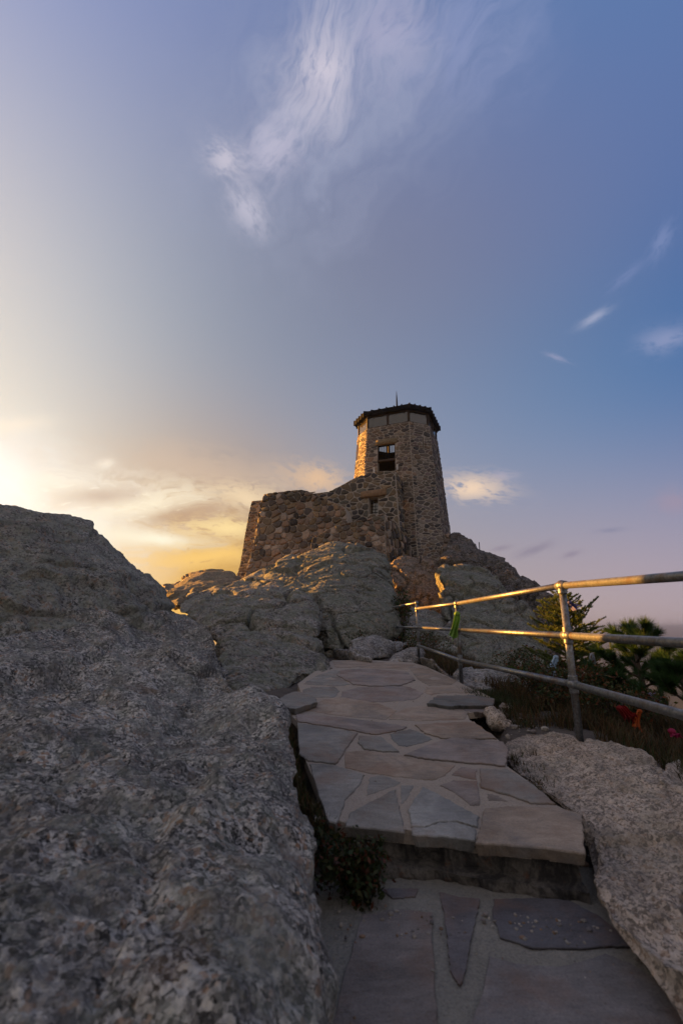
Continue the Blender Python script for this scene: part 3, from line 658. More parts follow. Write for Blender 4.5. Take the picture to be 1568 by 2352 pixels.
def pieces(outline, holes):
    ps = [list(outline)]
    for (a, b, c, d) in holes:
        nx = []
        for p in ps:
            l = clip_half(p, (a, 0), (1, 0)); r = clip_half(p, (b, 0), (-1, 0)); m = clip_half(clip_half(p, (a, 0), (-1, 0)), (b, 0), (1, 0))
            for q in (l, r, clip_half(m, (0, c), (0, 1)) if len(m) > 2 else [], clip_half(m, (0, d), (0, -1)) if len(m) > 2 else []):
                if len(q) > 2 and abs(area(q)) > 1e-4: nx.append(q)
        ps = nx
    return ps
def masonry(mb, outline, fr, thick, sx, sy, pal, rng, holes=(), jit=.32, drop=.16, gap=.03, h=(.02, .05), bev=.16, back=True, rough=.03, pal_fn=None, inner=0):
    for p in pieces(outline, holes):
        n = len(p)
        if area(p) < 0: p = p[::-1]
        V = [fr(a, b, 0) for a, b in p]+[fr(a, b, -thick) for a, b in p]
        mb.add(V[:n], [tuple(range(n))], (1, 1, 1), 0)
        mb.add(V, [tuple(range(n, 2*n))[::-1]]+[], (1, 1, 1), inner)
        mb.add(V, [(i, n+i, n+(i+1) % n, (i+1) % n) for i in range(n)], (1, 1, 1), 0)
    for c in cells(outline, sx, sy, jit, drop, rng):
        for (a, b, c0, d) in holes:
            m = (sum(p[0] for p in c)/len(c), sum(p[1] for p in c)/len(c))
            g = .02
            ov = max(p[0] for p in c) > a and min(p[0] for p in c) < b and max(p[1] for p in c) > c0 and min(p[1] for p in c) < d
            if not ov: continue
            if a < m[0] < b and c0 < m[1] < d: c = []; break
            o = [(a-m[0], ((a, 0), (1, 0))), (m[0]-b, ((b, 0), (-1, 0))), (c0-m[1], ((0, c0), (0, 1))), (m[1]-d, ((0, d), (0, -1)))]
            c = clip_half(c, *max(o, key=lambda q: q[0])[1])
            if len(c) < 3: c = []; break
        if len(c) < 3: continue
        q = clip_outline(c, outline)
        if len(q) < 3: continue
        mx = sum(p[0] for p in q)/len(q); my = sum(p[1] for p in q)/len(q)
        P_ = pal_fn(mx, my) if pal_fn else pal
        col = np.array(rng.choice(P_))*rng.uniform(.6, 1.4)*(.95 if P_[0][0] > .2 else 1.)
        stone_mesh(mb, q, fr, gap, rng.uniform(*h), tuple(col), rng, 1, bev, rough)
def frame(O, U, Wv):
    O, U, Wv = (np.array(q, float) for q in (O, U, Wv)); U = U/np.linalg.norm(U); Wv = Wv-U*(Wv@U); Wv /= np.linalg.norm(Wv); Nn = np.cross(U, Wv)
    f = lambda s, t, h: O+U*s+Wv*t+Nn*h
    f.O, f.U, f.W, f.N = O, U, Wv, Nn
    f.inv = lambda p: (float((np.array(p)-O)@U), float((np.array(p)-O)@Wv))
    def px(x, y):
        r = ray(x, y); c = np.array([0, 0, CAMZ]); s = ((O-c)@Nn)/(r@Nn); return f.inv(c+r*s)
    f.px = px
    return f

# ---- lookout tower: a square plan with cut corners, walls leaning in
rng = random.Random(5)
DX = np.array([.923, -.384]); DY = np.array([.384, .923]); TC = np.array([3.82, 28.62])
def octo(half, ch):
    """corners, counter-clockwise seen from above starting at the left front"""
    h, c = half, ch
    loc = [(-h, -h+c), (-h+c, -h), (h-c, -h), (h, -h+c), (h, h-c), (h-c, h), (-h+c, h), (-h, h-c)]
    return [TC+DX*a+DY*b for a, b in loc]
Z0, Z1 = 4.6, 13.32
bot = octo(3.02, 1.30); top = octo(2.40, 1.02)
tower = empty('lookout_tower', (TC[0], TC[1], Z0), 'tall stone lookout tower with a dark-roofed glazed cabin, its left face glowing in the sun', 'tower')
wmb = MB(); tfr = []
def z1d(x, y): return (765.2+.2*x, 890.6+.2*y)
for k in range(8):
    b0, b1, t0, t1 = bot[k], bot[(k+1) % 8], top[k], top[(k+1) % 8]
    B0 = np.array([*b0, Z0]); B1 = np.array([*b1, Z0]); T0 = np.array([*t0, Z1]); T1 = np.array([*t1, Z1])
    fr = frame(B0, B1-B0, T0-B0)
    out_ = [fr.inv(q) for q in (B0, B1, T1, T0)]; holes = []
    if k == 1:
        a = fr.px(*z1d(508, 662)); b = fr.px(*z1d(712, 950)); holes = [(a[0], b[0], b[1], a[1])]; OPEN = holes[0]
    if k == 2:
        a = fr.px(*z1d(1018, 560)); b = fr.px(*z1d(1045, 705)); holes = [(a[0], b[0], b[1], a[1])]
    if k == 0:
        a = fr.px(*z1d(264, 665)); b = fr.px(*z1d(284, 825)); holes = [(a[0], max(b[0], a[0]+.16), b[1], a[1])]
    if k == 3:
        w_ = out_[1][0]*.5; holes = [(w_-.1, w_+.12, 6.1, 7.2), (w_-.6, w_-.42, 2.6, 3.6)]
    masonry(wmb, out_, fr, .32, .33, .175, PAL_T, rng, holes, jit=.46, drop=.22, gap=.036, h=(.015, .045), inner=2, rough=.05)
    tfr.append((fr, out_))
wmb.build('wall', [M_mortar, M_stone, M_inner], tower)
# opening: lintel, beam, glazed frame and brackets
fr = tfr[1][0]; a, b, c, d = OPEN
def fbox(mb, fr, s0, s1, t0, t1, h0, h1, col=(1, 1, 1), m=0):
    mb.box(fr((s0+s1)/2, (t0+t1)/2, (h0+h1)/2), (s1-s0, t1-t0, h1-h0), (fr.U, fr.W, fr.N), col, m)
lm = MB(); q = densq([(a-.14, d-.02), (b+.12, d-.02), (b+.16, d+.30), (b*.5+a*.5, d+.35), (a-.12, d+.33)])
stone_mesh(lm, q, fr, .0, .10, (.20, .155, .10), rng, 0, .08); lm.build('lintel', M_stone, tower, True)
mid = c+(d-c)*.42
bm = MB(); fbox(bm, fr, a-.01, b+.01, mid-.055, mid+.055, -.2, .02); bm.build('beam', M_wood, tower, cols=False)
fm = MB()
for s0, s1 in ((a, a+.07), (b-.07, b), ((a+b)/2-.035, (a+b)/2+.035)): fbox(fm, fr, s0, s1, mid+.058, d, -.16, -.09)
for t0, t1 in ((d-.07, d), (mid+.058, mid+.10)): fbox(fm, fr, a+.07, (a+b)/2-.036, t0, t1, -.158, -.092); fbox(fm, fr, (a+b)/2+.036, b-.07, t0, t1, -.158, -.092)
wf = fm.build('window_frame', M_black, tower, cols=False)
bm = MB()
for s in (.14, .26, .38): 
    for base in (a+.02, (a+b)/2-.03): fbox(bm, fr, base+s-.008, base+s+.008, mid+.1, d-.07, -.13, -.115)
fbox(bm, fr, a+.07, b-.07, (mid+d)/2-.05, (mid+d)/2-.034, -.128, -.117)
bm.build('bar', M_black, wf, cols=False)
for s in (a-.20, b+.14):
    bk = MB(); fbox(bk, fr, s-.045, s-.012, c+.0, c+.36, .05, .1); fbox(bk, fr, s+.012, s+.045, c+.0, c+.36, .05, .1); fbox(bk, fr, s-.012, s+.012, c+.1, c+.26, .055, .08)
    bk.build('bracket', M_white, tower, cols=False)
# glazed cabin
ZC = 14.16; cab = octo(2.34, .99); cabt = octo(2.34, .99)
fm = MB()
for k in range(8):
    p0, p1 = np.array(cab[k]), np.array(cab[(k+1) % 8]); L = np.linalg.norm(p1-p0); npan = 2 if L > 2 else 1
    u = np.array([*(p1-p0)/L, 0]); fr = frame((p0[0], p0[1], Z1), u, (0, 0, 1)); Hh = ZC-Z1
    fbox(fm, fr, -.0, L, 0, .05, -.05, .03); fbox(fm, fr, 0, L, Hh-.05, Hh, -.05, .03)
    for i in range(npan+1):
        s = i*L/npan; w = .06 if 0 < i < npan else .05
        s0, s1 = (s-w, s+w) if 0 < i < npan else ((0, .07) if i == 0 else (L-.07, L))
        fbox(fm, fr, s0, s1, .052, Hh-.052, -.06, .045)
    for i in range(npan):
        g = MB(); s0 = i*L/npan+.06; s1 = (i+1)*L/npan-.06; g.add([fr(s0, .05, -.01), fr(s1, .05, -.01), fr(s1, Hh-.05, -.01), fr(s0, Hh-.05, -.01)], [(0, 1, 2, 3)])
        g.build('window_pane', M_glass, tower, cols=False)
fm.build('cabin_frame', M_wood, tower, cols=False)
# roof: low pyramid, fascia and seams
rm = MB(); ro = octo(2.58, 1.09); n = 8
def R3(p, z): return (p[0], p[1], z)
V = [R3(p, ZC-.02) for p in ro]+[R3(p, ZC+.27) for p in ro]+[R3(TC, ZC+1.1)]+[R3(p, ZC-.02) for p in octo(2.25, .95)]+[R3(TC, ZC+.2)]
Fc = [(i, (i+1) % 8, 8+(i+1) % 8, 8+i) for i in range(8)]+[(8+i, 8+(i+1) % 8, 16) for i in range(8)]+[((i+1) % 8, i, 17+i, 17+(i+1) % 8) for i in range(8)]+[(17+(i+1) % 8, 17+i, 25) for i in range(8)]
rm.add(V, Fc)
for k in range(8):
    p0, p1 = np.array(ro[k]), np.array(ro[(k+1) % 8]); L = np.linalg.norm(p1-p0); m = 6 if L > 2 else 4
    u = (p1-p0)/L; nn = np.array([u[1], -u[0]])
    for i in range(m):
        s = p0+u*L*(i/(m-.0)); rm.box((s[0]+nn[0]*.01, s[1]+nn[1]*.01, ZC+.14), (.07, .07, .35), ([*u, 0], [*nn, 0], (0, 0, 1)))
        e = TC+(s-TC)*.1
        rm.tube([(s[0], s[1], ZC+.30), (e[0], e[1], ZC+1.04)], [.035, .03], 4)
roof = rm.build('roof', M_black, tower, cols=False)
rd = MB(); rd.tube([(TC[0], TC[1], 15.1), (TC[0], TC[1], 15.9), (TC[0], TC[1], 16.35), (TC[0], TC[1], 16.95)], [.09, .06, .05, .006], 6)
rd.build('spire', M_black, roof, True, cols=False)

# ---- annex with its little window
AO = np.array([3.0, 24.0]); UP = (0, 0, 1)
def z2d(x, y): return (526.8+.344*x, 1066.2+.344*y)
annex = empty('stone_annex', (1.0, 25, 4.), 'rough stone wing with a small dark window, joined to the left of the tower', 'building')
fA = frame((AO[0]-DX[0]*7, AO[1]-DX[1]*7, 3.5), (*DX, 0), (.03, .08, 1))
outl = [fA.px(*z2d(*p)) for p in ((470,172),(560,196),(640,186),(682,182),(705,163),(760,135),(805,108),(850,88),(882,72),(900,76),(930,62),(980,56),(1000,47),(1050,45),(1104,50),(1150,640),(800,640),(450,560))][::-1]
w0 = fA.px(*z2d(930, 226)); w1 = fA.px(*z2d(992, 328)); WH = (w0[0], w1[0], w1[1], w0[1])
mb = MB()
masonry(mb, outl, fA, .55, .42, .28, PAL_A, rng, [WH], jit=.46, drop=.2, gap=.05, h=(.02, .06), inner=2, rough=.05)
# right side of the annex running back into the tower
e0 = fA(*fA.px(*z2d(1150, 640)), 0); e1 = fA(*fA.px(*z2d(1104, 50)), 0)
fB = frame(e0+np.array([DX[0], DX[1], 0])*.03, (DY[0], DY[1], 0), e1-e0); sB, Hb = fB.inv(e1)
masonry(mb, [(.03, 0), (2.5, 0), (2.5, Hb-.4), (1.0+sB, Hb-.1), (sB+.03, Hb)], fB, .4, .42, .26, PAL_A, rng, [(1.3, 1.8, Hb*.45, Hb*.72)], jit=.38, drop=.1, gap=.045, h=(.03, .08), inner=2, rough=.05)
mb.build('wall', [M_mortar, M_stone, M_inner], annex)
lm = MB(); a, b, c, d = WH
stone_mesh(lm, densq([(a-.52, d+.0), (b+.50, d+.02), (b+.52, d+.45), (a-.48, d+.42)]), fA, .0, .14, (.25, .155, .09), rng, 0, .08); lm.build('lintel', M_stone, annex, True)
fm = MB()
for s0, s1 in ((b-.62, b-.57), (b-.31, b-.28), (b-.05, b)): fbox(fm, fA, s0, s1, c, d, -.42, -.37)
for k in range(1, 5): fbox(fm, fA, b-.62, b, c+(d-c)*k/5-.012, c+(d-c)*k/5+.012, -.415, -.375)
wf = fm.build('window_frame', M_black, annex, cols=False)
g = MB(); fbox(g, fA, b-.57, b-.02, c+.02, d, -.40, -.395); g.build('pane', M_glass, wf, cols=False)
bx = MB(); fbox(bx, fA, a-.1, b+.1, c-.1, d+.1, -.54, -.48); bx.build('dark_inside', M_inner, annex, cols=False)  # near-black panel closing the window; its colour stands in for a dim interior

# ---- rampart (two planes), stair parapet and plinth masonry
def wallthing(name, label, panels, org, cat='stone wall'):
    w = empty(name, org, label, cat); m = MB()
    for kw in panels: masonry(m, **kw, mb=None) if False else masonry(m, kw.pop('outline'), kw.pop('fr'), **kw)
    m.build('wall', [M_mortar, M_stone, M_inner], w); return w
RO = np.array([.35, 23.1])
fR = frame((RO[0]-DX[0]*8, RO[1]-DX[1]*8, 2.0), (*DX, 0), (.035, .17, 1))
rp = [fR.px(*z2d(*p)) for p in ((230,200),(300,190),(365,184),(440,175),(480,170),(520,180),(552,197),(600,216),(650,238),(730,268),(772,290),(784,340),(788,392),(700,470),(560,600),(300,800),(80,860),(110,722),(150,590),(180,430),(205,300),(225,240))][::-1]
def pal_r(s, t): return PAL_R if t < 4.3 else PAL_R[2:]+PAL_A
wallthing('stone_rampart', 'broad battered stone wall of rounded brown boulders, left of the annex window',
  [dict(outline=rp, fr=fR, thick=.8, sx=.40, sy=.34, pal=PAL_R, rng=rng, jit=.34, drop=.12, gap=.035, h=(.05, .15), bev=.28, rough=.08, pal_fn=pal_r)], (-2, 24, 3))
BO = RO+DY*1.3
fL = frame((BO[0]-DX[0]*9, BO[1]-DX[1]*9, 2.0), (*DX, 0), (.04, .15, 1))
lp = [fL.px(*z2d(*p)) for p in ((150,246),(222,240),(300,240),(300,820),(20,860),(45,752),(66,700),(80,620),(105,470),(130,330))][::-1]
wallthing('stone_wall', 'narrow end of a stone wall showing behind the left edge of the rampart',
  [dict(outline=lp, fr=fL, thick=.8, sx=.34, sy=.19, pal=PAL_T, rng=rng, jit=.32, drop=.1, gap=.035, h=(.03, .08), bev=.2, rough=.05)], (-5, 26, 3))
SO = np.array([1.6, 21.3])
fS = frame((SO[0]-DX[0]*6, SO[1]-DX[1]*6, 2.0), (.985, -.17, 0), (.0, .08, 1))
sp = [fS.px(*z2d(*p)) for p in ((540,545),(556,492),(600,468),(645,443),(705,412),(760,398),(830,382),(905,370),(960,350),(1022,328),(1034,332),(1040,440),(1050,700),(800,700),(560,600))][::-1]
s_e0 = fS(*fS.px(*z2d(1050, 700)), 0); s_e1 = fS(*fS.px(*z2d(1034, 332)), 0)
fT = frame(s_e0, (.62, .78, 0), (s_e1-s_e0)); sT, Ht = fT.inv(s_e1)
fsun = frame(fS(*fS.px(*z2d(556, 600)), 0)-np.array([0, 0, 0.]), (-.6, -.8, 0), (0, 0, 1))
wallthing('stair_parapet', 'curving stone parapet climbing rightwards behind the largest boulder, below the annex window',
  [dict(outline=sp, fr=fS, thick=.5, sx=.32, sy=.27, pal=PAL_R, rng=rng, jit=.36, drop=.1, gap=.03, h=(.04, .12), bev=.25, rough=.08, pal_fn=lambda s, t: PAL_R+PAL_A),
   dict(outline=[(.03, 0), (2.6, -.3), (2.6, Ht-1.3), (1.4, Ht-.5), (sT+.03, Ht)], fr=fT, thick=.5, sx=.2, sy=.44, pal=PAL_R, rng=rng, jit=.34, drop=.1, gap=.03, h=(.05, .14), bev=.25, rough=.08, pal_fn=lambda s, t: PAL_A+PAL_R)], (1, 22, 3))
fP = frame((3.3, 25.6, 2.0), (.97, -.24, 0), (.03, .30, 1))
pp = [fP.px(*z2d(*p)) for p in ((1060,420),(1130,430),(1180,448),(1300,452),(1400,462),(1500,472),(1530,520),(1500,640),(1440,780),(1400,860),(1240,880),(1100,860),(1060,640))][::-1]
wallthing('stone_plinth', 'cobbled stone footing with dark blocks beneath the right side of the tower',
  [dict(outline=pp, fr=fP, thick=1.2, sx=.50, sy=.40, pal=PAL_R, rng=rng, jit=.36, drop=.1, gap=.05, h=(.07, .18), bev=.3, rough=.08, pal_fn=lambda s, t: PAL_R+PAL_A[:3])], (4.5, 25, 3))
rdm = MB(); p = P(1101, 1262, 21.3); rdm.tube([p, p+np.array([0, 0, .35])], .02, 6); tag(rdm.build('metal_rod', M_black, None, origin='base', cols=False), 'thin dark rod standing on the rock shoulder right of the tower', 'rod')

# ------------------------------------------------------------------ path
def onpath(x, y, dz=0.):
    r = ray(x, y); d = 3.
    for _ in range(40):
        z = float(path_z(d))+dz-CAMZ; d = .5*d+.5*(z/(r[2]/r[1]))
    return np.array([r[0]/r[1]*d, d, float(path_z(d))+dz])
def z5(pts): return [(627.2+.48*x, 1568+.48*y) for x, y in pts]
TAN = (.35, .275, .21); MAU = (.29, .24, .21); GRY = (.275, .255, .225); DRK = (.19, .185, .17); BLU = (.335, .325, .30)
FL = [(z5([(20,82),(70,52),(120,42),(200,68),(212,92),(105,126),(60,118),(20,112)]),GRY,.05),
 (z5([(150,130),(240,82),(322,70),(500,96),(592,132),(540,176),(300,156)]),TAN,0),
 (z5([(106,150),(300,163),(540,192),(642,212),(590,230),(480,246),(400,230),(250,204),(116,184)]),MAU,.01),
 (z5([(560,156),(640,118),(760,108),(936,140),(918,176),(700,182),(556,176)]),TAN,0),
 (z5([(738,98),(780,62),(960,60),(1056,76),(1052,110),(920,108),(860,112)]),DRK,.03),
 (z5([(868,122),(1060,120),(1052,142),(944,140)]),MAU,.0),
 (z5([(116,192),(250,210),(404,240),(344,322),(302,386),(166,372),(124,340)]),GRY,.01),
 (z5([(412,252),(520,258),(604,328),(520,326),(438,316),(408,286)]),GRY,.01),
 (z5([(556,246),(600,234),(662,222),(764,270),(700,292),(640,306),(600,300),(574,276)]),DRK,.0),
 (z5([(680,202),(800,192),(960,186),(1072,266),(930,266),(800,262),(722,238)]),TAN,.012),
 (z5([(628,344),(720,302),(850,262),(960,270),(1100,284),(1124,310),(1112,396),(900,376),(740,362)]),MAU,.015),
 (z5([(344,332),(440,324),(600,346),(740,372),(872,396),(824,444),(762,468),(640,456),(440,430),(344,406)]),TAN,.0),
 (z5([(174,386),(300,394),(436,440),(420,480),(346,562),(302,672),(264,662),(206,500)]),GRY,.005),
 (z5([(458,452),(520,440),(612,478),(592,490),(448,542)]),GRY,-.003),
 (z5([(616,490),(672,490),(652,542),(616,582),(608,540)]),GRY,-.003),
 (z5([(850,442),(900,402),(976,414),(970,464)]),MAU,.0),
 (z5([(798,490),(862,466),(976,472),(988,586),(944,586),(862,522)]),MAU,.0),
 (z5([(344,684),(362,622),(480,562),(582,510),(606,600),(632,718),(500,700)]),GRY,.005),
 (z5([(644,602),(716,496),(800,540),(900,592),(982,640),(975,690),(880,662),(790,664),(720,690),(660,688)]),BLU,.008),
 (z5([(661,693),(722,695),(792,669),(880,668),(974,696),(964,758),(830,736),(664,728)]),BLU,.0),
 (z5([(988,410),(1120,414),(1250,490),(1348,576),(1230,572),(1130,536),(988,496)]),GRY,.01),
 (z5([(1022,530),(1080,544),(1124,570),(1024,562)]),GRY,-.002),
 (z5([(1008,602),(1130,590),(1250,594),(1380,600),(1476,630),(1484,720),(1490,818),(1300,792),(1120,776),(964,768),(990,690)]),TAN,.012),
 (z3([(948,674),(1060,672),(1180,675),(1380,692),(1340,716),(1100,704),(970,704)]),TAN,0),
 (z3([(978,742),(1000,716),(1120,710),(1340,726),(1384,768),(1300,798),(1150,800),(1056,792)]),MAU,.015),
 (z3([(800,790),(862,750),(960,718),(990,722),(972,744),(1044,794),(962,802)]),GRY,0),
 (z3([(1352,702),(1450,712),(1562,760),(1600,772),(1570,796),(1450,800),(1396,768)]),TAN,0),
 (z3([(790,822),(840,808),(964,806),(986,830),(962,860),(850,862),(800,842)]),GRY,0),
 (z3([(1000,830),(1100,806),(1350,804),(1424,840),(1384,872),(1260,884),(1100,888),(990,862)]),MAU,0),
 (z3([(1440,808),(1560,804),(1640,806),(1690,822),(1680,838),(1568,836),(1462,848),(1434,836)]),TAN,0),
 (z3([(640,910),(700,870),(770,850),(790,866),(700,880)]),GRY,.03)]
rng = random.Random(11)
pm = MB()
def densify(pts, k=7, jitter=1.0):
    q = []; n = len(pts)
    for i in range(n):
        a, b = np.array(pts[i]), np.array(pts[(i+1) % n])
        for s in range(k): q.append(tuple(a+(b-a)*s/k+np.array([rng.uniform(-jitter, jitter)*2.2, rng.uniform(-jitter, jitter)])))
    return q
def slab(mb, pts, z_of, thick, dz, col, m, bev=.005):
    q = densify(pts); P0 = np.array([z_of(x, y, dz) for x, y in q]); c = P0.mean(0); n = len(q)
    # rings: bottom, side, edge, inner
    dirs = (P0[:, :2]-c[:2]); L = np.linalg.norm(dirs, axis=1)[:, None]; dn = dirs/L
    r1 = P0.copy(); r1[:, :2] -= dn*.004
    bo = P0.copy(); bo[:, 2] -= thick; bo[:, :2] -= dn*.012
    ed = P0.copy(); ed[:, 2] -= bev
    inn = P0.copy(); inn[:, :2] -= dn*bev
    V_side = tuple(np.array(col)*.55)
    V = np.vstack([bo, ed, inn, c[None]+np.array([[0, 0, .0]])]); 
    Fc = [(r*n+i, r*n+(i+1) % n, (r+1)*n+(i+1) % n, (r+1)*n+i) for r in (0, 1) for i in range(n)]+[(2*n+i, 2*n+(i+1) % n, 3*n) for i in range(n)]
    if area([tuple(p[:2]) for p in P0]) < 0: Fc = [f[::-1] for f in Fc]
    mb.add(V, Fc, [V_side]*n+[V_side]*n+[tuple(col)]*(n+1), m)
for pts, col, dz in FL:
    slab(pm, pts, onpath, .042, (dz if dz > .02 else dz*.5)+.0028, tuple(np.array(col)*rng.uniform(.82, 1.02)), 1)
# mortar bed of the upper path
bed = z5([(50,112),(118,190),(150,360),(210,500),(258,640),(345,672),(500,688),(640,704),(800,718),(960,744),(1150,764),(1465,796),(1462,640),(1345,582),(1250,495),(1118,400),(1110,300),(1060,262),(940,178),(925,146),(1050,130),(1040,70),(980,40)])+z3([(1690,822),(1600,775),(1440,700),(1370,680),(1180,668),(950,668),(900,700),(830,745),(770,790),(790,860),(760,900)])
def sheet(mb, pts, z_of, dz, col, m, thick):
    q = densify(pts, 2, .3); P0 = [z_of(x, y, dz) for x, y in q]; n = len(P0)
    V = P0+[p-np.array([0, 0, thick]) for p in P0]
    Fs = [tuple(range(n))]+[(i, n+i, n+(i+1) % n, (i+1) % n) for i in range(n)]
    mb.add(V, Fs, col, m)
bw = [tuple(onpath(*q)[:2]) for q in densify(bed, 2, .3)]
bx0, bx1 = min(p[0] for p in bw), max(p[0] for p in bw); by0, by1 = min(p[1] for p in bw), max(p[1] for p in bw); g_ = .12
for i in range(int((bx1-bx0)/g_)+1):
    for j in range(int((by1-by0)/g_)+1):
        x_, y_ = bx0+i*g_, by0+j*g_; q = clip_outline([(x_, y_), (x_+g_, y_), (x_+g_, y_+g_), (x_, y_+g_)], bw)
        if len(q) > 2: pm.add([(u, v, float(path_z(v))-.0008) for u, v in q]+[(u, v, float(path_z(v))-.05) for u, v in q], [tuple(range(len(q)))]+[(k, len(q)+k, len(q)+(k+1) % len(q), (k+1) % len(q)) for k in range(len(q))], (1, 1, 1), 0)
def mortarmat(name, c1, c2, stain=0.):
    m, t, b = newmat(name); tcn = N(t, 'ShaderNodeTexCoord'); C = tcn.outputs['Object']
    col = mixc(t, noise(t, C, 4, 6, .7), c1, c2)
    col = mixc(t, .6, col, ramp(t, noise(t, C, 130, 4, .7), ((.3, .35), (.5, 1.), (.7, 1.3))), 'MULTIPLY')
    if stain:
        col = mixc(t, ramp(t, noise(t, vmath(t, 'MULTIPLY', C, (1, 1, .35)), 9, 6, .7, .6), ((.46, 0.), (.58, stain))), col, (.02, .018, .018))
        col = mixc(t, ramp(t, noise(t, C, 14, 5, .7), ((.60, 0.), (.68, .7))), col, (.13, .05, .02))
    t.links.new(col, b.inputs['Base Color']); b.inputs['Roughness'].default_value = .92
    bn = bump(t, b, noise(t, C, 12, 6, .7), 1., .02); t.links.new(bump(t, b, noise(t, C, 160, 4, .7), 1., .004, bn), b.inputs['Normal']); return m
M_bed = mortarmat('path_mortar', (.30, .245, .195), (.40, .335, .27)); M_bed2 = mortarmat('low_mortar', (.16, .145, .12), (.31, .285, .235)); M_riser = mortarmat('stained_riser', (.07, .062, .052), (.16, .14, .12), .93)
# riser: a rough wall under the front edge, and the ledge stone beneath it
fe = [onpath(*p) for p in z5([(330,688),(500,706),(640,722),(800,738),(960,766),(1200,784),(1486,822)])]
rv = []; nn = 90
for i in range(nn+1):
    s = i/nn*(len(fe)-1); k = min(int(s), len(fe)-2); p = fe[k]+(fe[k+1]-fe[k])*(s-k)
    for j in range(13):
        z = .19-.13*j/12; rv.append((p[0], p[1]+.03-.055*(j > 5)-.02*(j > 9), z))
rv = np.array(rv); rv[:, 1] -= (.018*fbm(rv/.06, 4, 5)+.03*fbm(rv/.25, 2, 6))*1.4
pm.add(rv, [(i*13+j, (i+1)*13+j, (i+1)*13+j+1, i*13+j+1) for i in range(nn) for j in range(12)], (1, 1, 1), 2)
# lower landing
LZ = .095
def onlow(x, y, dz=0.):
    r = ray(x, y); d = (LZ+dz-CAMZ)/(r[2]/r[1]); return np.array([r[0]/r[1]*d, d, LZ+dz])
gx2 = np.linspace(-.9, 2.2, 90); gy2 = np.linspace(-1.5, 2.05, 90); X2, Y2 = np.meshgrid(gx2, gy2, indexing='ij')
Z2 = LZ+.006*fbm(np.stack([X2, Y2, 0*X2], -1).reshape(-1, 3)/.12, 4, 7).reshape(X2.shape); n = 90
pm.add(np.stack([X2, Y2, Z2], -1).reshape(-1, 3), [(i*n+j, (i+1)*n+j, (i+1)*n+j+1, i*n+j+1) for i in range(n-1) for j in range(n-1)], (1, 1, 1), 3)
def z6(pts): return [(690+.56*x, 1881.6+.56*y) for x, y in pts]
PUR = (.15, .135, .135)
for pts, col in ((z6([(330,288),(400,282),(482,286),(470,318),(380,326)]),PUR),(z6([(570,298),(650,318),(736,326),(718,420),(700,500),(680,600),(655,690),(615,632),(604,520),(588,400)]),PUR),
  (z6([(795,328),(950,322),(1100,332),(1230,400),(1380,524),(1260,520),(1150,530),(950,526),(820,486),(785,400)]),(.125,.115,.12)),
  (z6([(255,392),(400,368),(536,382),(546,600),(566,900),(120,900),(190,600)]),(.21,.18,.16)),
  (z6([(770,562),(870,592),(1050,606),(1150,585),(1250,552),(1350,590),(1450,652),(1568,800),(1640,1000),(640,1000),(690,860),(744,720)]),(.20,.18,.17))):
    slab(pm, pts, onlow, .04, .0065, col, 1, .002)
tag(pm.build('path', [M_bed, M_flag, M_riser, M_bed2], None, False), kind='structure')

# ------------------------------------------------------------------ railing
rail = empty('pipe_railing', (1.62, 3.38, .2), 'three-bar galvanised pipe railing running along the right side of the path', 'railing')
PN = dict(x=1.62, y=3.38, b=.10, t=1.296, h=(1.296, .941, .611)); P2 = dict(x=1.49, y=6.0, b=.30, t=1.30, h=(1.295, .965, .594)); P3 = dict(x=1.41, y=8.7, b=.36, t=1.44, h=(1.335, .99, .67))
P0_ = dict(x=1.62+.01, y=.3, b=-.05, t=1.20, h=(1.14, .90, .56))
PL = [P0_, PN, P2, P3]
rr = .0245
def sph(mb, c, r, sc=(1, 1, 1), n=12, m=6):
    V = [np.array(c)+np.array([r*sc[0]*math.sin(math.pi*i/m)*math.cos(2*math.pi*j/n), r*sc[1]*math.sin(math.pi*i/m)*math.sin(2*math.pi*j/n), r*sc[2]*math.cos(math.pi*i/m)]) for i in range(m+1) for j in range(n)]
    mb.add(V, [(i*n+j, i*n+(j+1) % n, (i+1)*n+(j+1) % n, (i+1)*n+j) for i in range(m) for j in range(n)])
for p in PL:
    m = MB(); m.tube([(p['x'], p['y'], p['b']), (p['x'], p['y'], p['t']-.01)], rr, 16); po = m.build('post', M_pipe, rail, True, cols=False)
    for i, z in enumerate(p['h']):
        m = MB(); sph(m, (p['x'], p['y'], z), .041); m.tube([(p['x'], p['y'], z-.06), (p['x'], p['y'], z-.052), (p['x'], p['y'], z+(.0 if i == 0 else .052)), (p['x'], p['y'], z+(.02 if i == 0 else .06))], .031, 14)
        m.tube([(p['x'], p['y']-.058, z), (p['x'], p['y']+.058, z)], .031, 14)
        m.build('fitting', M_pipe, po, True, cols=False)
E = [P(903, 1395, 11.6), P(905, 1440, 11.6), P(905, 1478, 11.8)]
for i in range(3):
    for a, b in zip(PL[:-1], PL[1:]):
        m = MB(); m.tube([(a['x'], a['y'], a['h'][i]), (b['x'], b['y'], b['h'][i])], rr, 16); m.build(('top_rail', 'middle_rail', 'bottom_rail')[i], M_pipe, rail, True, cols=False)
    if i < 2:
        z = P3['h'][i] if i else P3['t']; m = MB(); m.tube([(P3['x'], P3['y'], z), tuple(E[i])], rr, 12); m.build(('top_rail', 'middle_rail')[i], M_pipe, rail, True, cols=False)
m = MB(); sph(m, (P3['x'], P3['y'], P3['t']), .036); m.build('fitting', M_pipe, bpy.data.objects[po.name], True, cols=False)

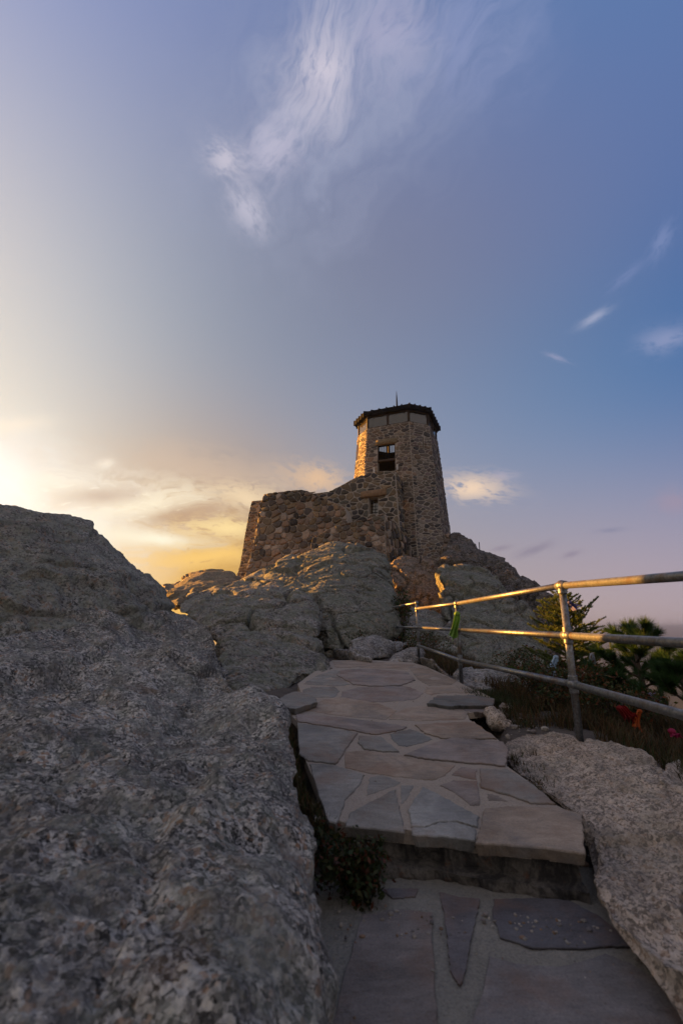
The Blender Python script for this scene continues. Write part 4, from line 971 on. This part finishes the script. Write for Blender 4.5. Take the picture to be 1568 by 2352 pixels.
# ------------------------------------------------------------------ cloths
def cloth(name, label, top, bot, w0, w1, col, pleats=4, amp=.3, seed=0, knot=None, cat='cloth', group=None, pts=None):
    r = random.Random(seed); top = np.array(top); bot = np.array(bot); L = bot-top; nu, nv = 26, 18
    side = np.cross(L, (0, 1, 0)); side /= np.linalg.norm(side); dep = np.cross(L, side); dep /= np.linalg.norm(dep); V = []; Cc = []
    ph = r.uniform(0, 6)
    for sgn in (1, -1):
        for j in range(nv+1):
            v = j/nv; w = w0+(w1-w0)*v**.8
            for i in range(nu+1):
                u = i/nu-.5
                p = top+L*(v+.10*v*math.sin(u*9+ph)+.05*math.sin(u*23+ph))+side*w*u*(1+.2*math.sin(v*5+ph))+dep*(w*amp*math.sin(u*2*math.pi*pleats/1.+v*2+ph)*.5+w*.2*math.sin(v*4+ph)+sgn*.002)
                V.append(p); Cc.append(tuple(np.array(col)*(1+.15*math.sin(u*30+ph))))
    nb = (nv+1)*(nu+1); Fs = []
    for s in range(2):
        for j in range(nv):
            for i in range(nu):
                a = s*nb+j*(nu+1)+i; f = (a, a+1, a+nu+2, a+nu+1); Fs.append(f if s else f[::-1])
    e = empty(name, bot, label, cat, group); m = MB(); m.add(V, Fs, Cc); m.build('fabric', M_cloth, e, True)
    k = MB(); sph(k, top, knot or w0*.8, (1, 1, .8)); k.c = [tuple(np.array(col)*.9)]*len(k.v)
    k.build('knot', M_cloth, e, True); return e
G_ = 'prayer cloths tied by the fence and trees'
s_ = P(1050, 1418, 5.95)
cloth('scarf', 'bright green scarf knotted round the middle railing post', s_+np.array([-.01, -.04, .04]), P(1041, 1466, 5.9), .05, .12, (.24, .42, .08), 2, .5, 3, .04, 'scarf', G_)
cloth('prayer_cloth', 'pale blue and white cloth hanging low in the spruce', P(1276, 1510, 6.0), P(1268, 1550, 5.9), .03, .17, (.45, .58, .70), 3, .4, 4, .035, 'cloth', G_)
cloth('prayer_cloth', 'purple-blue cloth tied near the top of the spruce behind the near post', P(1308, 1384, 6.2), P(1326, 1398, 6.15), .04, .12, (.14, .13, .30), 2, .5, 5, .03, 'cloth', G_)
cloth('prayer_cloth', 'salmon pink cloth hanging under the spruce right of the near post', P(1340, 1537, 5.6), P(1322, 1548, 5.55), .04, .12, (.62, .20, .14), 4, .5, 6, .02, 'cloth', G_)
cloth('prayer_cloth', 'white cloth hanging at the right of the spruce foot', P(1358, 1503, 6.0), P(1364, 1532, 6.0), .03, .16, (.50, .52, .58), 3, .4, 7, .02, 'cloth', G_)
cloth('prayer_cloth', 'deep red cloth spread in the grass under the right pine', P(1424, 1628, 3.9), P(1450, 1650, 3.8), .04, .11, (.26, .012, .012), 4, .6, 8, .03, 'cloth', G_)
cloth('prayer_cloth', 'orange cloth hanging beside the deep red one', P(1468, 1634, 3.85), P(1460, 1672, 3.8), .03, .07, (.50, .10, .02), 3, .4, 9, .02, 'cloth', G_)
cloth('prayer_cloth', 'magenta cloth bundle low at the right edge', P(1542, 1680, 3.5), P(1556, 1694, 3.45), .04, .06, (.40, .03, .10), 2, .5, 10, .025, 'cloth', G_)
cloth('prayer_cloth', 'lavender cloth tied on the pine trunk at right', P(1498, 1596, 4.3), P(1504, 1610, 4.25), .03, .08, (.32, .28, .42), 2, .5, 12, .03, 'cloth', G_)

# ------------------------------------------------------------------ plants
def needle(mb, p, d, L, w, col):
    d = d/np.linalg.norm(d); s = np.cross(d, RN.normal(size=3)); s /= (np.linalg.norm(s)+1e-9)
    mb.v += [tuple(p-s*w), tuple(p+s*w), tuple(p+d*L)]; b = len(mb.v)-3; mb.f.append((b, b+1, b+2)); mb.c += [col]*3; mb.m.append(0)
RN = np.random.default_rng(4)
def spruce(base, H, W_, label, seed):
    global RN; RN = np.random.default_rng(seed); t = empty('spruce_tree', base, label, 'tree'); base = np.array(base)
    tr = MB(); tr.tube([base-np.array([0, 0, .1]), base+np.array([.02, 0, H*.5]), base+np.array([0, 0, H])], [.045, .03, .006], 8); tr.build('trunk', M_bark, t, True, cols=False)
    br = MB(); nd = MB()
    def brush(a, b, r, dens=900):
        L = np.linalg.norm(b-a); d = (b-a)/L
        for _ in range(int(L*dens)):
            s = RN.random(); p = a+(b-a)*s; o = RN.normal(size=3); o -= d*(o@d); o /= np.linalg.norm(o); o[2] += .35
            g = RN.uniform(.6, 1.3); yel = RN.uniform(0, 1)
            col = (.075*g*(1+.8*yel), .13*g*(1+.2*yel), .03*g)
            needle(nd, p, o+d*.8, r*RN.uniform(.8, 1.3), .0036, col)
    z = .12*H
    while z < H*.97:
        f = 1-z/H; Lb = W_*(f**.75)*.5+.06; nbr = 8 if f > .3 else 5; a0 = RN.uniform(0, 6)
        for k in range(nbr):
            a = a0+k*2*math.pi/nbr+RN.uniform(-.3, .3); L = Lb*RN.uniform(.5, 1.2); up = .10+.75*(1-f)+RN.uniform(-.15, .15)
            d = np.array([math.cos(a), math.sin(a), up]); d /= np.linalg.norm(d); p0 = base+np.array([0, 0, z+RN.uniform(-.03, .03)*H]); p1 = p0+d*L*.6+RN.normal(size=3)*.02; p2 = p0+d*L+np.array([0, 0, RN.uniform(.0, .16)*L])
            br.tube([p0, p1, p2], [.012*f+.005, .006, .003], 5); brush(p0+d*.05, p1, .026); brush(p1, p2, .024)
            m = int(3+L*9)
            for q in range(m):
                s = (q+1)/(m+1); c = p0+(p2-p0)*s; sg = 1 if q % 2 else -1
                sd_ = np.array([-d[1], d[0], 0])*sg*.8+d*.75+np.array([0, 0, RN.uniform(-.15, .3)]); sd_ /= np.linalg.norm(sd_); l2 = L*.42*(1-s*.6)*RN.uniform(.7, 1.1)
                br.tube([c, c+sd_*l2], [.004, .002], 4, cap=False); brush(c, c+sd_*l2, .024)
        z += .07*H*(.6+.5*f)
    brush(base+np.array([0, 0, H*.8]), base+np.array([0, 0, H*1.02]), .028)
    br.build('branch', M_bark, t, True, cols=False); nd.build('crown', M_leaf, t)
def gz1(x, y): return float(ground_z(np.array([x]), np.array([y]))[0])
def gpos(x, y, d):
    p = P(x, y, d); return (p[0], p[1], gz1(p[0], p[1])-.03)
b_ = gpos(1320, 1560, 6.5); spruce(b_, P(1328, 1352, 6.5)[2]-b_[2], 1.75, 'young spruce with short dense needles behind the near railing post', 31)
def pine(base, H, label, seed, nb=9, R=.45, nl=.11, dens=240, lean=(0, 0)):
    global RN; RN = np.random.default_rng(seed); t = empty('pine_tree', base, label, 'tree', 'small pines beyond the railing'); base = np.array(base); lean = np.array([*lean, 0])
    tr = MB(); topp = base+np.array([0, 0, H])+lean; tr.tube([base, base+(topp-base)*.5+np.array([.02, 0, 0]), topp], [.035, .026, .01], 8); tr.build('trunk', M_bark, t, True, cols=False)
    br = MB(); nd = MB()
    def tuft(a, b, L):
        d = (b-a); l = np.linalg.norm(d); d /= l
        for _ in range(int(dens*(.6+l*3))):
            s = RN.random()**.7; p = a+(b-a)*s; o = RN.normal(size=3); o -= d*(o@d); o /= np.linalg.norm(o)
            g = RN.uniform(.5, 1.35); needle(nd, p, o*RN.uniform(.4, .9)+d*.9+np.array([0, 0, .15]), L*RN.uniform(.7, 1.1), .0024, (.04*g, .088*g, .022*g))
    for k in range(nb):
        f = k/max(1, nb-1); z = H*(.35+.6*f); a = k*2.4+RN.uniform(-.4, .4); L = R*(1.05-.65*f)*RN.uniform(.8, 1.15)
        d = np.array([math.cos(a), math.sin(a), .25+.7*f]); d /= np.linalg.norm(d); p0 = base+(topp-base)*(z/H); p1 = p0+d*L*.6; p2 = p1+(d+np.array([0, 0, .45]))*L*.4
        br.tube([p0, p1, p2], [.014, .009, .005], 5); tuft(p0+d*L*.3, p1, nl*.9); tuft(p1, p2, nl)
        for q in range(3):
            sd_ = np.array([-d[1], d[0], 0])*(1 if q % 2 else -1)*.8+d*.6+np.array([0, 0, .3]); sd_ /= np.linalg.norm(sd_); c = p0+(p2-p0)*(.35+.22*q); e = c+sd_*L*.35
            br.tube([c, e], [.006, .004], 4); tuft(c, e, nl*.95)
    tuft(topp-np.array([0, 0, .12]), topp+np.array([0, 0, .05]), nl*1.1)
    br.build('branch', M_bark, t, True, cols=False); nd.build('crown', M_leaf, t)
b_ = gpos(1488, 1640, 5.0); pine(b_, P(1466, 1465, 5.0)[2]-b_[2], 'long-needled young pine standing right of the spruce', 41, 12, .55, .13, 330, (-.05, 0))
b_ = gpos(1585, 1680, 4.3); pine(b_, P(1585, 1530, 4.3)[2]-b_[2], 'long-needled pine cut off by the right edge of the photo', 42, 11, .40, .12, 300)
b_ = gpos(1425, 1640, 4.9); pine(b_, P(1425, 1572, 4.9)[2]-b_[2], 'low spreading pine seedling left of the long-needled young pine', 43, 9, .30, .11, 260)
def bush(name, label, c, r, n, pal, leaf=.022, seed=0, cat='shrub', group=None, stems=14):
    RNb = np.random.default_rng(seed); c = np.array(c, float); r = np.array(r, float); t = empty(name, (c[0], c[1], c[2]-r[2]), label, cat, group); m = MB(); st = MB()
    cl = [c+RNb.uniform(-1, 1, 3)*r*.75 for _ in range(max(6, stems))]
    for q in cl: st.tube([(c[0]+(q[0]-c[0])*.3, c[1]+(q[1]-c[1])*.3, c[2]-r[2]), (c+q)/2-np.array([0, 0, r[2]*.2]), q], [.006, .004, .002], 4, cap=False)
    for i in range(n):
        k = RNb.integers(len(cl)); p = cl[k]+RNb.normal(size=3)*r*.24; cc = np.array(pal[RNb.integers(len(pal))])*RNb.uniform(.6, 1.3)
        a = RNb.normal(size=3); a /= np.linalg.norm(a); b = np.cross(a, RNb.normal(size=3)); b /= np.linalg.norm(b); s = leaf*RNb.uniform(.6, 1.3)
        m.v += [tuple(p-a*s), tuple(p+b*s*.5), tuple(p+a*s), tuple(p-b*s*.5)]; bb = len(m.v)-4; m.f.append((bb, bb+1, bb+2, bb+3)); m.c += [tuple(cc)]*4; m.m.append(0)
    st.build('stem', M_bark, t, cols=False); m.build('foliage', M_leaf, t); return t
AUT = [(.10,.085,.03),(.12,.06,.02),(.05,.07,.02),(.17,.055,.02),(.04,.06,.02),(.04,.055,.02),(.08,.05,.02)]
GRN = [(.03,.05,.015),(.045,.07,.02),(.06,.06,.02),(.08,.035,.015)]
def bp(x, y, d): return P(x, y, d)
bush('shrub', 'rusty autumn-leaved shrub below the spruce, right of the near post', bp(1365,1585,4.9), (.42,.4,.24), 2600, AUT, .02, 1)
bush('shrub', 'dark low leafy shrub left of the near post', bp(1262,1570,4.9), (.30,.4,.22), 1800, AUT+GRN, .018, 2)
bush('shrub', 'dark shrub with orange leaves between the young pine and the railing', bp(1410,1610,4.3), (.32,.3,.16), 1500, AUT+GRN, .018, 3)
bush('shrub', 'dark narrow shrub in the cleft between the largest boulder and the red rock', bp(920,1440,12.2), (.28,.6,.75), 1700, GRN, .04, 4)
bush('shrub', 'small dark shrub under the lip of the largest boulder', bp(812,1462,10.4), (.42,.3,.22), 900, GRN, .03, 5)
bush('creeping_plant', 'dark leafy plants in the gap between the left boulder and the step', bp(800,1990,1.90), (.12,.13,.10), 2200, [(.03,.045,.012),(.05,.05,.015),(.09,.03,.015),(.02,.03,.01)], .012, 6, 'plant')
bush('shrub', 'brown and green brush behind the far railing posts', bp(985,1482,9.6), (.55,.6,.25), 1700, AUT+GRN, .022, 7)
bush('shrub', 'dusky brush on the slope below the craggy outcrop', bp(1215,1530,8.3), (.5,.7,.3), 1700, AUT+GRN, .024, 8)
# grass as ground cover
def grass(name, regions, n_tot, seed, kind='stuff', label=None):
    R = np.random.default_rng(seed); V = []; C = []; Fs = []
    for (x0, x1, y0, y1, n, h, pal) in regions:
        xs = R.uniform(x0, x1, n); ys = R.uniform(y0, y1, n)
        dens = fbm(np.stack([xs, ys, 0*xs], 1)/.35, 2, seed); keep = dens > -.15; xs, ys = xs[keep], ys[keep]
        zs = ground_z(xs, ys)
        for x, y, z in zip(xs, ys, zs):
            a = R.uniform(0, 6.28); b = R.normal(size=2)*h*.38; hh = h*R.uniform(.5, 1.2); w = .0022+.0004*y; c = np.array(pal[R.integers(len(pal))])*R.uniform(.6, 1.3); k = len(V)
            dx, dy = math.cos(a)*w, math.sin(a)*w
            V += [(x-dx, y-dy, z-.02), (x+dx, y+dy, z-.02), (x+dx*.7+b[0]*.4, y+dy*.7+b[1]*.4, z+hh*.6), (x-dx*.7+b[0]*.4, y-dy*.7+b[1]*.4, z+hh*.6), (x+b[0], y+b[1], z+hh)]
            C += [tuple(c*.9)]*4+[tuple(c)]; Fs += [(k, k+1, k+2, k+3), (k+3, k+2, k+4)]
    o = mk(name, V, Fs, M_leaf, cols=np.array(C)); tag(o, label, 'grass', None, kind); return o
BR = [(.09,.05,.022),(.12,.065,.028),(.06,.045,.018),(.05,.06,.02),(.14,.09,.04)]; GG = [(.035,.055,.015),(.05,.07,.02),(.06,.055,.02),(.09,.07,.03)]
grass('grass', [(1.75,3.6,3.4,6.,9000,.16,BR), (1.5,2.2,3.9,5.2,1500,.10,BR), (1.45,2.6,7.,11.,3500,.22,BR), (1.8,3.4,2.6,3.6,2600,.12,GG+BR), (2.4,6,5.5,9.,4500,.2,BR+GG), (.95,1.25,2.6,3.9,500,.05,GG+BR), (-.85,-.50,3.8,4.8,2600,.06,GG),(-.62,-.34,3.1,3.9,2600,.055,GG+BR),(-.50,-.20,2.45,3.2,2600,.05,GG+BR),(-.34,-.05,2.05,2.6,1800,.05,GG+BR),(.98,1.08,2.2,3.2,700,.04,GG+BR),(1.25,1.55,3.9,5.2,2200,.05,GG+BR)], 0, 3, label='dry brown and dark green mountain grass between the railing and the trees')
grass('grass', [(1.28,1.75,4.5,5.15,2600,.11,[(.035,.04,.012),(.05,.045,.015),(.03,.05,.015)])], 0, 5, label='dark tussock of fine grass beside the whitish rock')
# loose grit and pebbles
RG = np.random.default_rng(9); gm = MB()
ico = [(0,0,1),(.894,0,.447),(.276,.851,.447),(-.724,.526,.447),(-.724,-.526,.447),(.276,-.851,.447),(.724,.526,-.447),(-.276,.851,-.447),(-.894,0,-.447),(-.276,-.851,-.447),(.724,-.526,-.447),(0,0,-1)]
icf = [(0,1,2),(0,2,3),(0,3,4),(0,4,5),(0,5,1),(1,6,2),(2,7,3),(3,8,4),(4,9,5),(5,10,1),(6,7,2),(7,8,3),(8,9,4),(9,10,5),(10,6,1),(11,7,6),(11,8,7),(11,9,8),(11,10,9),(11,6,10)]
for (x0, x1, y0, y1, n_, s0, s1, low) in ((-.05,.95,1.60,1.80,160,.002,.009,1),(-.1,1.0,.9,1.8,110,.0015,.005,1),(.60,1.0,1.2,1.75,35,.002,.008,1),(.93,1.06,1.9,3.2,420,.006,.026,0),(1.15,1.6,3.2,5.2,260,.006,.03,0),(-.35,.0,2.05,3.2,160,.005,.022,0),(-.5,1.4,2.2,8.,170,.002,.006,2)):
    for _ in range(n_):
        x, y = RG.uniform(x0, x1), RG.uniform(y0, y1); s = s0+(s1-s0)*RG.random()**2.2
        z = (LZ+.006) if low == 1 else (float(path_z(y))+.002 if low == 2 else gz1(x, y))
        if low == 1 and y > 1.80-.1*abs(x): continue
        k = RG.uniform(.6, 1.3, 3)*s; pts_ = [(x+p[0]*k[0]*RG.uniform(.8, 1.2), y+p[1]*k[1]*RG.uniform(.8, 1.2), z+s*.3+p[2]*k[2]*.7) for p in ico]
        c_ = np.array([(.30,.26,.22),(.18,.16,.15),(.38,.34,.29),(.24,.16,.11)][RG.integers(4)])*RG.uniform(.7, 1.2); gm.add(pts_, icf, tuple(c_))
tag(gm.build('gravel', M_stone, None, False), 'scattered grit and pebbles along the path edges', 'gravel', None, 'stuff')
for o in bpy.data.objects:
    if '_org' in o: del o['_org']
